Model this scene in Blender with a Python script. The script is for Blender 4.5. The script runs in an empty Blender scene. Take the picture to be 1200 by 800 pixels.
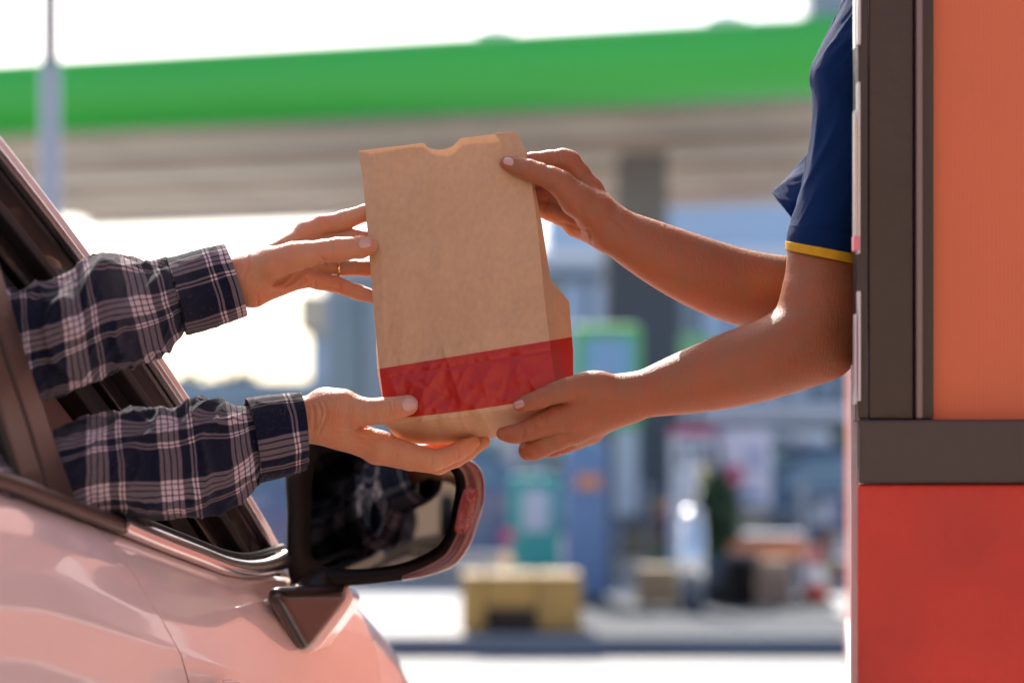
SUN_EL, SUN_AZ, EXPO = 41, -12, 0.95
import bpy, math, random
import numpy as np
from mathutils import Vector, Matrix, noise as mnoise
random.seed(7); rng = np.random.default_rng(7)
S = bpy.context.scene; COL = S.collection
F = 2333.0; H = 1.15
# ---------- coordinate helpers ----------
def W(p):
    """design space (u right, v down, w mm away from the focus plane) -> metres"""
    p = np.asarray(p, float); Y = 2.333 + p[..., 2] / 1000.0
    return np.stack([(p[..., 0] - 600) / F * Y, Y, H + (560 - p[..., 1]) / F * Y], -1)
def B(px, py, Y): return ((px - 600) / F * Y, Y, H + (560 - py) / F * Y)
# ---------- object helpers ----------
def tag(o, label=None, cat=None, group=None, kind=None):
    if label: o['label'] = label
    if cat: o['category'] = cat
    if group: o['group'] = group
    if kind: o['kind'] = kind
    return o
def empty(name, loc, label=None, cat=None, group=None):
    o = bpy.data.objects.new(name, None); COL.objects.link(o); o.location = loc; o.empty_display_size = .1
    return tag(o, label, cat, group)
def mk(name, V, faces, mats, parent=None, smooth=True, uv=None, mi=None, base=True):
    """link ONE mesh object; V in world metres"""
    V = np.asarray(V, float)
    if base: c = np.array([(V[:, 0].min() + V[:, 0].max()) / 2, (V[:, 1].min() + V[:, 1].max()) / 2, V[:, 2].min()])
    else: c = np.zeros(3)
    me = bpy.data.meshes.new(name)
    L = V - c
    if isinstance(faces, np.ndarray) and faces.shape[1] == 4:
        n = len(faces); me.vertices.add(len(L)); me.vertices.foreach_set('co', L.astype('f').ravel())
        me.loops.add(n * 4); me.polygons.add(n)
        me.loops.foreach_set('vertex_index', faces.astype('i').ravel())
        me.polygons.foreach_set('loop_start', np.arange(0, n * 4, 4, dtype='i'))
        me.update(calc_edges=True)
    else:
        me.from_pydata([tuple(v) for v in L], [], [tuple(int(i) for i in f) for f in faces]); me.update()
    if not isinstance(mats, (list, tuple)): mats = [mats]
    for m in mats: me.materials.append(m)
    if smooth: me.polygons.foreach_set('use_smooth', [True] * len(me.polygons))
    if mi is not None: me.polygons.foreach_set('material_index', np.asarray(mi, 'i'))
    if uv is not None:
        l = me.uv_layers.new(name='UVMap'); vi = np.empty(len(me.loops), 'i'); me.loops.foreach_get('vertex_index', vi)
        l.data.foreach_set('uv', np.asarray(uv, 'f')[vi].ravel())
    me.validate()
    o = bpy.data.objects.new(name, me); COL.objects.link(o)
    if parent is not None:
        o.parent = parent; o.location = Vector(c) - wloc(parent)
    else: o.location = Vector(c)
    return o
def wloc(o):
    v = Vector((0, 0, 0))
    while o is not None: v = v + o.location; o = o.parent
    return v
def mod(o, kind, **k):
    m = o.modifiers.new(kind.lower(), kind)
    for a, b in k.items(): setattr(m, a, b)
    return m
def bevel(o, w=.004, seg=2): return mod(o, 'BEVEL', width=w, segments=seg, limit_method='ANGLE', angle_limit=math.radians(35))
class MB:
    def __init__(s): s.v = []; s.f = []; s.m = []
    def add(s, V, Fs, m=0):
        n = len(s.v); s.v += [tuple(map(float, q)) for q in V]; s.f += [tuple(n + int(i) for i in f) for f in Fs]; s.m += [m] * len(Fs); return s
    def box(s, c, d, rz=0, m=0, taper=1.0):
        x, y, z = [q / 2 for q in d]; cs, sn = math.cos(rz), math.sin(rz); V = []
        for dz in (-z, z):
            t = taper if dz > 0 else 1
            for dx, dy in ((-x, -y), (x, -y), (x, y), (-x, y)):
                dx *= t; dy *= t
                V.append((c[0] + dx * cs - dy * sn, c[1] + dx * sn + dy * cs, c[2] + dz))
        return s.add(V, [(0, 3, 2, 1), (4, 5, 6, 7), (0, 1, 5, 4), (1, 2, 6, 5), (2, 3, 7, 6), (3, 0, 4, 7)], m)
    def tube(s, pts, r, n=12, m=0, cap=True):
        pts = [Vector(p) for p in pts]; rs = r if isinstance(r, (list, tuple)) else [r] * len(pts); V = []; Fs = []
        up = Vector((0, 0, 1))
        for i, p in enumerate(pts):
            d = (pts[min(i + 1, len(pts) - 1)] - pts[max(i - 1, 0)]).normalized()
            a = up if abs(d.dot(up)) < .95 else Vector((1, 0, 0))
            e1 = d.cross(a).normalized(); e2 = d.cross(e1).normalized()
            for k in range(n):
                t = 2 * math.pi * k / n; V.append(p + e1 * math.cos(t) * rs[i] + e2 * math.sin(t) * rs[i])
        for i in range(len(pts) - 1):
            for k in range(n):
                Fs.append((i * n + k, i * n + (k + 1) % n, (i + 1) * n + (k + 1) % n, (i + 1) * n + k))
        if cap: Fs.append(tuple(range(n))[::-1]); Fs.append(tuple(range((len(pts) - 1) * n, len(pts) * n)))
        return s.add(V, Fs, m)
    def prism(s, poly, off, m=0):
        """closed 3-D polygon extruded by vector off"""
        n = len(poly); V = [tuple(p) for p in poly] + [tuple(np.add(p, off)) for p in poly]
        Fs = [tuple(range(n)), tuple(range(2 * n - 1, n - 1, -1))] + [(i, n + i, n + (i + 1) % n, (i + 1) % n) for i in range(n)]
        return s.add(V, Fs, m)
    def build(s, name, mats, parent=None, smooth=False, bv=0):
        o = mk(name, s.v, s.f, mats, parent, smooth=smooth, mi=s.m)
        import bmesh as _b
        bm = _b.new(); bm.from_mesh(o.data); _b.ops.recalc_face_normals(bm, faces=bm.faces); bm.to_mesh(o.data); bm.free()
        if bv: bevel(o, bv)
        return o
def grid_faces(nu, nv, wrap=False):
    """verts index i*nv+j"""
    f = []
    for i in range(nu - 1):
        for j in range(nv if wrap else nv - 1):
            f.append((i * nv + j, i * nv + (j + 1) % nv, (i + 1) * nv + (j + 1) % nv, (i + 1) * nv + j))
    return np.array(f)
def spline(P, n):
    P = np.asarray(P, float); m = len(P); d = np.r_[0, np.cumsum(np.linalg.norm(np.diff(P, axis=0), axis=1) + 1e-9)]; t = np.linspace(0, d[-1], n)
    # catmull-rom on chord length
    T = np.zeros_like(P)
    for i in range(m):
        a, b = max(i - 1, 0), min(i + 1, m - 1); T[i] = (P[b] - P[a]) / (d[b] - d[a])
    k = np.clip(np.searchsorted(d, t, side='right') - 1, 0, m - 2); h = (d[k + 1] - d[k]); x = ((t - d[k]) / h)[:, None]; h = h[:, None]
    return (2*x**3-3*x**2+1)*P[k] + (x**3-2*x**2+x)*h*T[k] + (-2*x**3+3*x**2)*P[k+1] + (x**3-x**2)*h*T[k+1]
# ---------- materials ----------
def nodes(name):
    m = bpy.data.materials.new(name); m.use_nodes = True; nt = m.node_tree
    return m, nt, nt.nodes['Principled BSDF'], (lambda t: nt.nodes.new(t)), (lambda a, b: nt.links.new(a, b))
def mat(name, c, rough=.5, metal=0, var=0, vs=8, bump=0, bs=60, coat=0, sss=0, rad=(.012, .004, .002), emit=0, trans=0, spec=.5, c2=None, detail=4, sheen=0):
    m, nt, p, N, Lk = nodes(name)
    p.inputs['Base Color'].default_value = (*c, 1); p.inputs['Roughness'].default_value = rough; p.inputs['Metallic'].default_value = metal
    p.inputs['Coat Weight'].default_value = coat; p.inputs['Coat Roughness'].default_value = .03; p.inputs['Specular IOR Level'].default_value = spec
    p.inputs['Transmission Weight'].default_value = trans
    if sheen: p.inputs['Sheen Weight'].default_value = sheen
    if sss: p.inputs['Subsurface Weight'].default_value = sss; p.inputs['Subsurface Radius'].default_value = rad; p.inputs['Subsurface Scale'].default_value = 1.0
    if emit: p.inputs['Emission Color'].default_value = (*c, 1); p.inputs['Emission Strength'].default_value = emit
    if var or bump:
        tc = N('ShaderNodeTexCoord')
        if var:
            n = N('ShaderNodeTexNoise'); n.inputs['Scale'].default_value = vs; n.inputs['Detail'].default_value = detail; Lk(tc.outputs['Object'], n.inputs['Vector'])
            r = N('ShaderNodeMapRange'); r.inputs[1].default_value = .3; r.inputs[2].default_value = .7; Lk(n.outputs['Fac'], r.inputs[0])
            x = N('ShaderNodeMix'); x.data_type = 'RGBA'
            d = c2 if c2 else tuple(q * (1 - var) for q in c); e = c if c2 else tuple(min(1, q * (1 + var * .6)) for q in c)
            x.inputs[6].default_value = (*d, 1); x.inputs[7].default_value = (*e, 1); Lk(r.outputs[0], x.inputs[0]); Lk(x.outputs[2], p.inputs['Base Color'])
            r2 = N('ShaderNodeMapRange'); r2.inputs[3].default_value = max(0, rough - .08); r2.inputs[4].default_value = min(1, rough + .08); Lk(n.outputs['Fac'], r2.inputs[0]); Lk(r2.outputs[0], p.inputs['Roughness'])
        if bump:
            n2 = N('ShaderNodeTexNoise'); n2.inputs['Scale'].default_value = bs; n2.inputs['Detail'].default_value = 3; Lk(tc.outputs['Object'], n2.inputs['Vector'])
            b = N('ShaderNodeBump'); b.inputs['Strength'].default_value = bump; b.inputs['Distance'].default_value = .01; Lk(n2.outputs['Fac'], b.inputs['Height']); Lk(b.outputs[0], p.inputs['Normal'])
    return m
def skin(name, c, red):
    m, nt, p, N, Lk = nodes(name)
    tc = N('ShaderNodeTexCoord'); n = N('ShaderNodeTexNoise'); n.inputs['Scale'].default_value = 38; n.inputs['Detail'].default_value = 5; Lk(tc.outputs['Object'], n.inputs['Vector'])
    x = N('ShaderNodeMix'); x.data_type = 'RGBA'; x.inputs[6].default_value = (*c, 1); x.inputs[7].default_value = (*red, 1)
    r = N('ShaderNodeMapRange'); r.inputs[1].default_value = .35; r.inputs[2].default_value = .7; Lk(n.outputs['Fac'], r.inputs[0]); Lk(r.outputs[0], x.inputs[0]); Lk(x.outputs[2], p.inputs['Base Color'])
    p.inputs['Roughness'].default_value = .52; p.inputs['Subsurface Weight'].default_value = 1.0
    p.inputs['Subsurface Radius'].default_value = (.012, .0034, .0016); p.inputs['Subsurface Scale'].default_value = .75
    p.inputs['Specular IOR Level'].default_value = .36
    v = N('ShaderNodeTexVoronoi'); v.inputs['Scale'].default_value = 900; Lk(tc.outputs['Object'], v.inputs['Vector'])
    n2 = N('ShaderNodeTexNoise'); n2.inputs['Scale'].default_value = 220; n2.inputs['Detail'].default_value = 4; Lk(tc.outputs['Object'], n2.inputs['Vector'])
    # stretched noise: the fine diagonal lines skin shows across a bent wrist or thumb
    mp = N('ShaderNodeMapping'); mp.inputs['Scale'].default_value = (420, 120, 90); mp.inputs['Rotation'].default_value = (0, .5, 0); Lk(tc.outputs['Object'], mp.inputs[0])
    n3 = N('ShaderNodeTexNoise'); n3.inputs['Scale'].default_value = 1; n3.inputs['Detail'].default_value = 2; Lk(mp.outputs[0], n3.inputs['Vector'])
    a = N('ShaderNodeMath'); a.operation = 'MULTIPLY_ADD'; a.inputs[1].default_value = .35; Lk(v.outputs['Distance'], a.inputs[0]); Lk(n2.outputs['Fac'], a.inputs[2])
    a2 = N('ShaderNodeMath'); a2.operation = 'MULTIPLY_ADD'; a2.inputs[1].default_value = 1.3; Lk(n3.outputs['Fac'], a2.inputs[0]); Lk(a.outputs[0], a2.inputs[2])
    b = N('ShaderNodeBump'); b.inputs['Strength'].default_value = .5; b.inputs['Distance'].default_value = .0014; Lk(a2.outputs[0], b.inputs['Height']); Lk(b.outputs[0], p.inputs['Normal'])
    return m
# ---------- signed-distance modelling ----------
class SDF:
    def __init__(s, lo, hi, h):
        s.lo = np.array(lo, float); s.h = h; s.n = np.ceil((np.array(hi) - s.lo) / h).astype(int) + 1
        s.A = np.full(s.n, 30.0, 'f')
    def sub(s, lo, hi):
        a = np.clip(np.floor((np.array(lo) - s.lo) / s.h).astype(int), 0, s.n); b = np.clip(np.ceil((np.array(hi) - s.lo) / s.h).astype(int) + 1, 0, s.n)
        if np.any(b - a < 1): return None
        sl = tuple(slice(i, j) for i, j in zip(a, b)); ax = [s.lo[k] + s.h * np.arange(a[k], b[k]) for k in range(3)]
        return sl, np.meshgrid(*ax, indexing='ij', sparse=True)
    @staticmethod
    def smin(a, b, k):
        h = np.maximum(k - np.abs(a - b), 0) / k; return np.minimum(a, b) - h * h * k * .25
    def cap(s, a, b, ra, rb, k=3, carve=False, buf=None, ez=1.0):
        a = np.array(a, float); b = np.array(b, float); R = max(ra, rb) / min(ez, 1) + 18
        q = s.sub(np.minimum(a, b) - R, np.maximum(a, b) + R)
        if q is None: return
        sl, (X, Y, Z) = q; d = b - a; L2 = d @ d + 1e-9
        px, py, pz = X - a[0], Y - a[1], Z - a[2]
        t = np.clip((px * d[0] + py * d[1] + pz * d[2]) / L2, 0, 1)
        D = (np.sqrt((px - t * d[0])**2 + (py - t * d[1])**2 + ((pz - t * d[2]) * ez)**2) - (ra + (rb - ra) * t)).astype('f')
        T = s.A if buf is None else buf
        if carve: T[sl] = -s.smin(-T[sl], D, k)
        else: T[sl] = s.smin(T[sl], D, k)
    def chain(s, P, k=3, ez=1.0):
        for p, q in zip(P[:-1], P[1:]): s.cap(p[:3], q[:3], p[3], q[3], k, ez=ez)
    def limb(s, P, n=26, k=10):
        """smoothly swelling limb through the given (u, v, w, r) stations"""
        Q = spline(np.array(P, float), n)
        for p, q in zip(Q[:-1], Q[1:]): s.cap(p[:3], q[:3], p[3], q[3], k * .3)
    def ell(s, c, r, k=4, carve=False):
        c = np.array(c, float); r = np.array(r, float); q = s.sub(c - r - 18, c + r + 18)
        if q is None: return
        sl, (X, Y, Z) = q; m = r.min()
        k0 = np.sqrt(((X - c[0]) / r[0])**2 + ((Y - c[1]) / r[1])**2 + ((Z - c[2]) / r[2])**2)
        k1 = np.sqrt(((X - c[0]) / r[0]**2)**2 + ((Y - c[1]) / r[1]**2)**2 + ((Z - c[2]) / r[2]**2)**2) + 1e-6
        D = (k0 * (k0 - 1) / k1).astype('f')
        if carve: s.A[sl] = -s.smin(-s.A[sl], D, k)
        else: s.A[sl] = s.smin(s.A[sl], D, k)
    def finger(s, P, kroot=10, R=22, kj=3, ktip=1.2):
        """a finger blends softly with the palm at its root and hardly at all with its neighbours"""
        P = [tuple(map(float, p)) for p in P]; q = np.array(P); rr = q[:, 3].max() + 20
        sl, (X, Y, Z) = s.sub(q[:, :3].min(0) - rr, q[:, :3].max(0) + rr)
        buf = np.full(s.A.shape, 30., 'f') if False else None
        shape = s.A[sl].shape; D = np.full(shape, 30., 'f')
        for a, b in zip(P[:-1], P[1:]):
            a0 = np.array(a[:3]); d = np.array(b[:3]) - a0; L2 = d @ d + 1e-9
            t = np.clip(((X - a0[0]) * d[0] + (Y - a0[1]) * d[1] + (Z - a0[2]) * d[2]) / L2, 0, 1)
            E = np.sqrt((X - a0[0] - t * d[0])**2 + (Y - a0[1] - t * d[1])**2 + (Z - a0[2] - t * d[2])**2) - (a[3] + (b[3] - a[3]) * t)
            D = s.smin(D, E.astype('f'), kj)
        r0 = P[0]; dist = np.sqrt((X - r0[0])**2 + (Y - r0[1])**2 + (Z - r0[2])**2)
        K = ktip + kroot * np.clip(1 - (dist - r0[3]) / R, 0, 1)
        s.A[sl] = s.smin(s.A[sl], D, K.astype('f'))
    def surf_w(s, u, v):
        """w of the first surface met from the camera side at (u, v)"""
        i = (u - s.lo[0]) / s.h; j = (v - s.lo[1]) / s.h; i0, j0 = int(i), int(j); fi, fj = i - i0, j - j0
        c = (s.A[i0, j0] * (1 - fi) * (1 - fj) + s.A[i0 + 1, j0] * fi * (1 - fj) + s.A[i0, j0 + 1] * (1 - fi) * fj + s.A[i0 + 1, j0 + 1] * fi * fj)
        k = np.argmax(c < 0)
        if k == 0: return None
        t = c[k - 1] / (c[k - 1] - c[k]); return s.lo[2] + s.h * (k - 1 + t)
    def crease(s, pts, r=.9, depth=.5, k=1.6):
        """a skin fold: a thin groove carved along a line seen on the surface"""
        Q = spline(np.array(pts, float), max(6, int(3 * len(pts)))); L = []
        for q in Q:
            w = s.surf_w(q[0], q[1])
            if w is not None: L.append((q[0], q[1], w - r + depth))
        n = len(L)
        for i in range(n - 1):
            e = min(1, .35 + min(i, n - 2 - i) * .35)
            s.cap(L[i], L[i + 1], r * e, r * e, k, carve=True)
    def mesh(s):
        A = s.A; n = A.shape; ins = A < 0
        c = np.zeros(tuple(q - 1 for q in n), 'i1')
        for dx in (0, 1):
            for dy in (0, 1):
                for dz in (0, 1): c += ins[dx:n[0]-1+dx, dy:n[1]-1+dy, dz:n[2]-1+dz]
        act = (c > 0) & (c < 8); idx = -np.ones(act.shape, 'i'); I = np.argwhere(act); idx[act] = np.arange(len(I))
        P = np.zeros((len(I), 3)); C = np.zeros(len(I))
        cor = [(x, y, z) for x in (0, 1) for y in (0, 1) for z in (0, 1)]
        val = {q: A[I[:, 0]+q[0], I[:, 1]+q[1], I[:, 2]+q[2]] for q in cor}
        for a in cor:
            for ax in range(3):
                if a[ax] == 0:
                    b = list(a); b[ax] = 1; b = tuple(b); va, vb = val[a], val[b]; m = (va < 0) != (vb < 0)
                    t = np.where(m, va / np.where(m, va - vb, 1), 0); q = np.array(a, float)[None].repeat(len(I), 0); q[:, ax] += t
                    P[m] += q[m]; C[m] += 1
        P = (I + P / C[:, None]) * s.h + s.lo
        Fs = []
        for ax in range(3):
            b, d = (ax + 1) % 3, (ax + 2) % 3
            sa = [slice(None)] * 3; sb = [slice(None)] * 3; sa[ax] = slice(0, n[ax] - 1); sb[ax] = slice(1, n[ax])
            x = ins[tuple(sa)] != ins[tuple(sb)]; E = np.argwhere(x)
            E = E[(E[:, b] > 0) & (E[:, d] > 0) & (E[:, b] < n[b] - 1) & (E[:, d] < n[d] - 1)]
            fl = ins[E[:, 0], E[:, 1], E[:, 2]]
            def g(ob, od):
                q = E.copy(); q[:, b] -= ob; q[:, d] -= od; return idx[q[:, 0], q[:, 1], q[:, 2]]
            quad = np.stack([g(1, 1), g(0, 1), g(0, 0), g(1, 0)], 1); quad[~fl] = quad[~fl][:, ::-1]; Fs.append(quad)
        Fs = np.concatenate(Fs); Fs = Fs[(Fs >= 0).all(1)]
        # light smoothing
        for lam in (.5, -.52, .5, -.52):
            Sg = np.zeros_like(P); Cn = np.zeros(len(P))
            for k in range(4):
                a, bq = Fs[:, k], Fs[:, (k + 1) % 4]; np.add.at(Sg, a, P[bq]); np.add.at(Sg, bq, P[a]); np.add.at(Cn, a, 1); np.add.at(Cn, bq, 1)
            P = P + lam * (Sg / np.maximum(Cn, 1)[:, None] - P)
        return P, Fs
def nail(sd, c, ang, L, Wd, mt, parent, name='thumbnail'):
    """nail plate laid on the finger surface; ang = direction of the tip in (u, v)"""
    ca, sa = math.cos(ang), math.sin(ang); n, m = 15, 13; V = []
    for i in range(n):
        s_ = -1 + 2 * i / (n - 1)
        for j in range(m):
            t_ = -1 + 2 * j / (m - 1)
            # square to rounded-square
            x = s_ * math.sqrt(max(0, 1 - t_ * t_ * .42)); y = t_ * math.sqrt(max(0, 1 - s_ * s_ * .40))
            u = c[0] + x * L / 2 * ca - y * Wd / 2 * sa; v = c[1] + x * L / 2 * sa + y * Wd / 2 * ca
            w = sd.surf_w(u, v); V.append([u, v, w if w is not None else np.nan, x, y])
    V = np.array(V); med = np.nanmedian(V[:, 2]); V[np.isnan(V[:, 2]), 2] = np.nanmax(V[:, 2])
    Wg = V[:, 2].reshape(n, m)
    for _ in range(3):
        Wp = np.pad(Wg, 1, mode='edge'); Wg = (Wp[:-2, 1:-1] + Wp[2:, 1:-1] + Wp[1:-1, :-2] + Wp[1:-1, 2:] + 4 * Wg) / 8
    V[:, 2] = Wg.ravel() - .55
    top = V[:, :3].copy(); e = np.maximum(np.abs(V[:, 3]), np.abs(V[:, 4]))
    ed = np.zeros((n, m), bool); ed[0] = ed[-1] = True; ed[:, 0] = ed[:, -1] = True; top[ed.ravel(), 2] += 1.3
    return mk(name, W(top), grid_faces(n, m), mt, parent)
# ================= people =================
SK1 = skin('skin_light', (.57, .285, .15), (.61, .235, .125))
SK2 = skin('skin_tan', (.36, .145, .066), (.42, .13, .06))
NAIL = mat('nail', (.62, .34, .27), .25, sss=.6, rad=(.004, .002, .001), coat=.35)
HAIR = mat('hair', (.012, .009, .008), .45, bump=.6, bs=240)
GOLD = mat('gold', (.9, .55, .16), .22, metal=1)
def head(sd, c, f, s=1.0):
    """skull, jaw, nose, ears, sockets; c centre (u,v,w), f unit facing direction in (u,w)"""
    c = np.array(c, float); fx, fz = f; R = np.array([fz, 0, -fx]); Fd = np.array([fx, 0, fz]); U = np.array([0, -1., 0])
    P = lambda a, b, d: tuple(c + Fd * a * s + U * b * s + R * d * s)
    sd.ell(P(-8, 28, 0), (84 * s, 92 * s, 80 * s), 8)
    sd.cap(P(28, -20, 0), P(48, -78, 0), 56 * s, 26 * s, 22)
    sd.cap(P(20, -62, 36), P(58, -88, 8), 20 * s, 18 * s, 14); sd.cap(P(20, -62, -36), P(58, -88, -8), 20 * s, 18 * s, 14)
    sd.cap(P(80, 8, 0), P(98, -26, 0), 7 * s, 11 * s, 9)
    for e in (-1, 1):
        sd.cap(P(78, 12, e * 26), P(80, 10, e * 38), 9 * s, 8 * s, 8, carve=True); sd.ell(P(66, 8, e * 31), (13 * s,) * 3, 3)
        sd.cap(P(-4, 18, e * 82), P(-2, -24, e * 80), 9 * s, 6 * s, 5)
        sd.cap(P(84, 24, e * 16), P(78, 26, e * 42), 4 * s, 4 * s, 6)
        sd.cap(P(92, -30, e * 3), P(86, -34, e * 13), 6 * s, 5 * s, 5)
    sd.cap(P(90, -50, -18), P(90, -50, 18), 5 * s, 5 * s, 4); sd.cap(P(88, -60, -14), P(88, -60, 14), 6 * s, 6 * s, 4)
def hairmesh(c, f, parent, long=0, s=1.0, w=W):
    sd = SDF(np.array(c) - 190, np.array(c) + 190, 5); c = np.array(c, float); fx, fz = f; Fd = np.array([fx, 0, fz]); U = np.array([0, -1., 0]); R = np.array([fz, 0, -fx])
    sd.ell(c - Fd * 14 * s + U * 34 * s, (92 * s, 96 * s, 88 * s), 4)
    for k in range(70):
        a = rng.uniform(0, 2 * math.pi); p = c - Fd * 14 + U * rng.uniform(30, 115) + (R * math.cos(a) + Fd * math.sin(a)) * 60
        sd.ell(p, (26, 30, 26), 12)
    if long:
        sd.cap(c - Fd * 70 + U * 20, c - Fd * 86 - U * 120, 46, 34, 20)
    sd.cap(c + Fd * 105 + U * 5 - R * 60, c + Fd * 105 + U * 5 + R * 60, 62, 62, 8, carve=True); sd.cap(c + Fd * 75 - U * 60 - R * 70, c + Fd * 75 - U * 60 + R * 70, 75, 75, 8, carve=True)
    P, Fq = sd.mesh(); return mk('hair', w(P), Fq, HAIR, parent)
def build_body(name, fields, mt, label):
    Vs = []; Fs = []; n = 0
    for sd, mp_ in fields:
        P, q = sd.mesh(); Vs.append(mp_(P)); Fs.append(q + n); n += len(P)
    o = mk(name, np.concatenate(Vs), np.concatenate(Fs), mt); return tag(o, label, 'person')
# ---- driver, upper hand (A): thumb in front of the bag, four fingers behind it ----
a = SDF((196, 222, -64), (480, 392, 92), 1.0)
a.chain([(190, 340, -36, 25), (218, 336, 2, 25), (242, 332, 22, 25), (268, 330, 32, 25)], 8)
a.cap((262, 321, 30), (292, 318, 30), 19, 18, 10); a.cap((262, 341, 34), (296, 342, 34), 17, 17, 10)
a.cap((290, 318, 32), (358, 276, 50), 17, 12.5, 10); a.cap((292, 326, 36), (364, 290, 54), 15, 12, 8)
a.cap((292, 336, 36), (362, 307, 54), 15, 11.5, 8); a.cap((297, 342, 34), (350, 326, 50), 17, 12.5, 8)
a.cap((318, 330, 44), (350, 318, 50), 13, 11, 8)
a.finger([(360, 271, 52, 13.5), (376, 264, 58, 12.2), (399, 260, 61, 11.4), (404, 258, 61, 11.6), (428, 249.5, 57, 10), (448, 248, 55, 9)], 8, 18)
a.finger([(365, 288, 56, 12.2), (388, 283, 64, 10.8), (410, 279, 64, 10.6), (438, 279, 51, 9.4), (458, 281, 45, 8.6)], 7, 15)
a.finger([(362, 306, 54, 12), (384, 311, 62, 10), (404, 313, 64, 10), (430, 314.5, 52, 9.2), (452, 316, 44, 8.4)], 7, 14)
a.finger([(352, 323, 50, 12.5), (374, 329, 56, 10.2), (393, 333, 57, 9.6), (404, 337, 54, 8.8), (420, 342.5, 49, 9), (440, 348, 42, 8)], 7, 15)
a.finger([(292, 322, 26, 21), (318, 310, 20, 20.5), (344, 301, 16, 17.4), (358, 298, 15, 15.2), (380, 294.5, 15, 13.6), (396, 292.5, 15, 14), (408, 291, 16, 12.7), (422, 289.5, 18.5, 12.8), (431.5, 288.3, 20.5, 11)], 12, 26, kj=4)
a.ell((346, 329, 25), (24, 8, 14), 8, carve=True)
# folds
for q in ([(388, 281.5), (390, 290), (389, 299)], [(393, 281.5), (395, 290), (394, 299)], [(398, 283), (400, 290)]): a.crease(q, 1.0, .35)
for q in ([(326, 338), (338, 333), (352, 323), (366, 314)], [(330, 343), (344, 337), (358, 328)], [(318, 336), (330, 329), (346, 321)], [(300, 344), (303, 352), (302, 360)], [(340, 329), (352, 320), (362, 313)], [(292, 300), (290, 312), (284, 326)], [(308, 347), (322, 345), (336, 338)], [(322, 334), (334, 327), (344, 320)], [(372, 300), (380, 306), (384, 314)]): a.crease(q, 1.5, .5, 2.2)
for q in ([(398, 326), (397, 333), (399, 341)], [(418, 333), (417, 341), (419, 349)], [(417, 306), (418, 314), (417, 322)], [(371, 324), (369, 331), (371, 340)], [(405, 253), (407, 262), (405, 270)]): a.crease(q, .8, .5)
# ---- driver, lower hand (B): palm up under the bag, thumb on its front ----
b = SDF((288, 440, -92), (590, 566, 92), 1.0)
b.chain([(270, 510, -44, 27), (308, 502, -18, 26), (338, 495, -5, 25.5), (364, 491, 2, 25.5)], 8)
b.cap((364, 486, -4), (392, 484, -6), 21, 24, 10); b.cap((364, 494, 10), (400, 505, 14), 21, 20, 8)
b.cap((366, 496, 4), (446, 523, 4), 20, 17.5, 10); b.cap((380, 500, 20), (440, 526, 24), 18, 15.5, 8); b.cap((384, 498, 32), (436, 524, 44), 17, 14, 8); b.cap((384, 496, 40), (428, 518, 58), 16, 13, 8)
b.finger([(446, 524, 2, 17.5), (474, 531, -3, 14.6), (500, 537.5, -5, 13.0), (508, 539.2, -5, 12.6), (522, 535, -4, 11.0), (536, 529, -2, 10.8), (546, 523.5, 0, 9.6), (555, 518.5, 2, 7.4)], 8, 18)
b.finger([(442, 528, 22, 16), (480, 538, 19, 13), (514, 544.5, 17, 11.2), (534, 537, 18, 10.2), (549, 529, 20, 9.6), (567, 517.5, 22, 7.2)], 6, 15)
b.finger([(436, 526, 42, 14.5), (478, 534, 42, 12), (510, 540, 44, 10.6), (540, 529, 45, 9.4), (558, 520, 46, 7.4)], 6, 15)
b.finger([(428, 520, 58, 13), (462, 526, 62, 10.8), (490, 531, 65, 9.5), (515, 524, 66, 8.6), (530, 517, 66, 7)], 6, 15)
b.finger([(386, 480, -8, 24), (402, 479, -14, 22.5), (418, 482, -20, 18), (432, 482.5, -24, 15.4), (446, 481.5, -27, 15), (456, 480.5, -28, 14.6), (466, 478, -31, 12.9), (478, 474.5, -32.5, 12)], 12, 26, kj=4)
b.ell((380, 466, 0), (16, 11, 16), 8)
for q in ([(376, 466), (382, 480), (380, 494), (374, 508)], [(371, 468), (376, 482), (374, 498)], [(384, 500), (400, 501), (420, 500), (440, 501)], [(392, 512), (410, 515), (430, 522), (446, 526)],
          [(388, 506), (404, 508), (424, 512), (440, 516)], [(365, 470), (368, 490), (367, 512)], [(396, 498), (412, 506), (426, 517)]): b.crease(q, 1.4, .45, 2.2)
for q in ([(455, 467), (457, 480), (454, 492)], [(460, 467), (462, 479)], [(504, 528), (506, 538), (503, 548)], [(535, 521), (537, 529), (536, 538)], [(472, 521), (474, 532)]): b.crease(q, .8, .45)
# ---- driver torso and head ----
DF = np.array([.7071, .7071, 0]); DR = np.array([.7071, -.7071, 0]); DC = np.array([-.72, 1.88, 1.22])
def WT(p):
    """torso space of the driver: u forwards, v down from the shoulders, w to the driver's left, in mm"""
    p = np.asarray(p, float) / 1000; return DC + p[..., :1] * DF - p[..., 2:3] * DR - p[..., 1:2] * np.array([0, 0, 1.])
t = SDF((-190, -400, -270), (345, 600, 270), 6)
t.ell((0, 200, 0), (110, 250, 155), 30); t.ell((5, 70, 0), (100, 115, 165), 40); t.cap((8, 14, -150), (8, 14, 150), 50, 50, 30); t.ell((-15, 430, 0), (125, 150, 160), 40)
t.cap((0, -20, 0), (14, -110, 0), 56, 52, 25)
t.chain([(10, 18, -155, 48), (160, 88, -100, 40), (300, 77, -4, 34)], 14); t.chain([(10, 18, 155, 48), (140, 18, 130, 40), (272, -60, 20, 33)], 14)
head(t, (26, -200, 0), (1.0, 0.0), .97)
driver = build_body('person', [(a, W), (b, W), (t, WT)], SK1, 'driver in a plaid shirt reaching both hands out of the car window')
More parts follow.
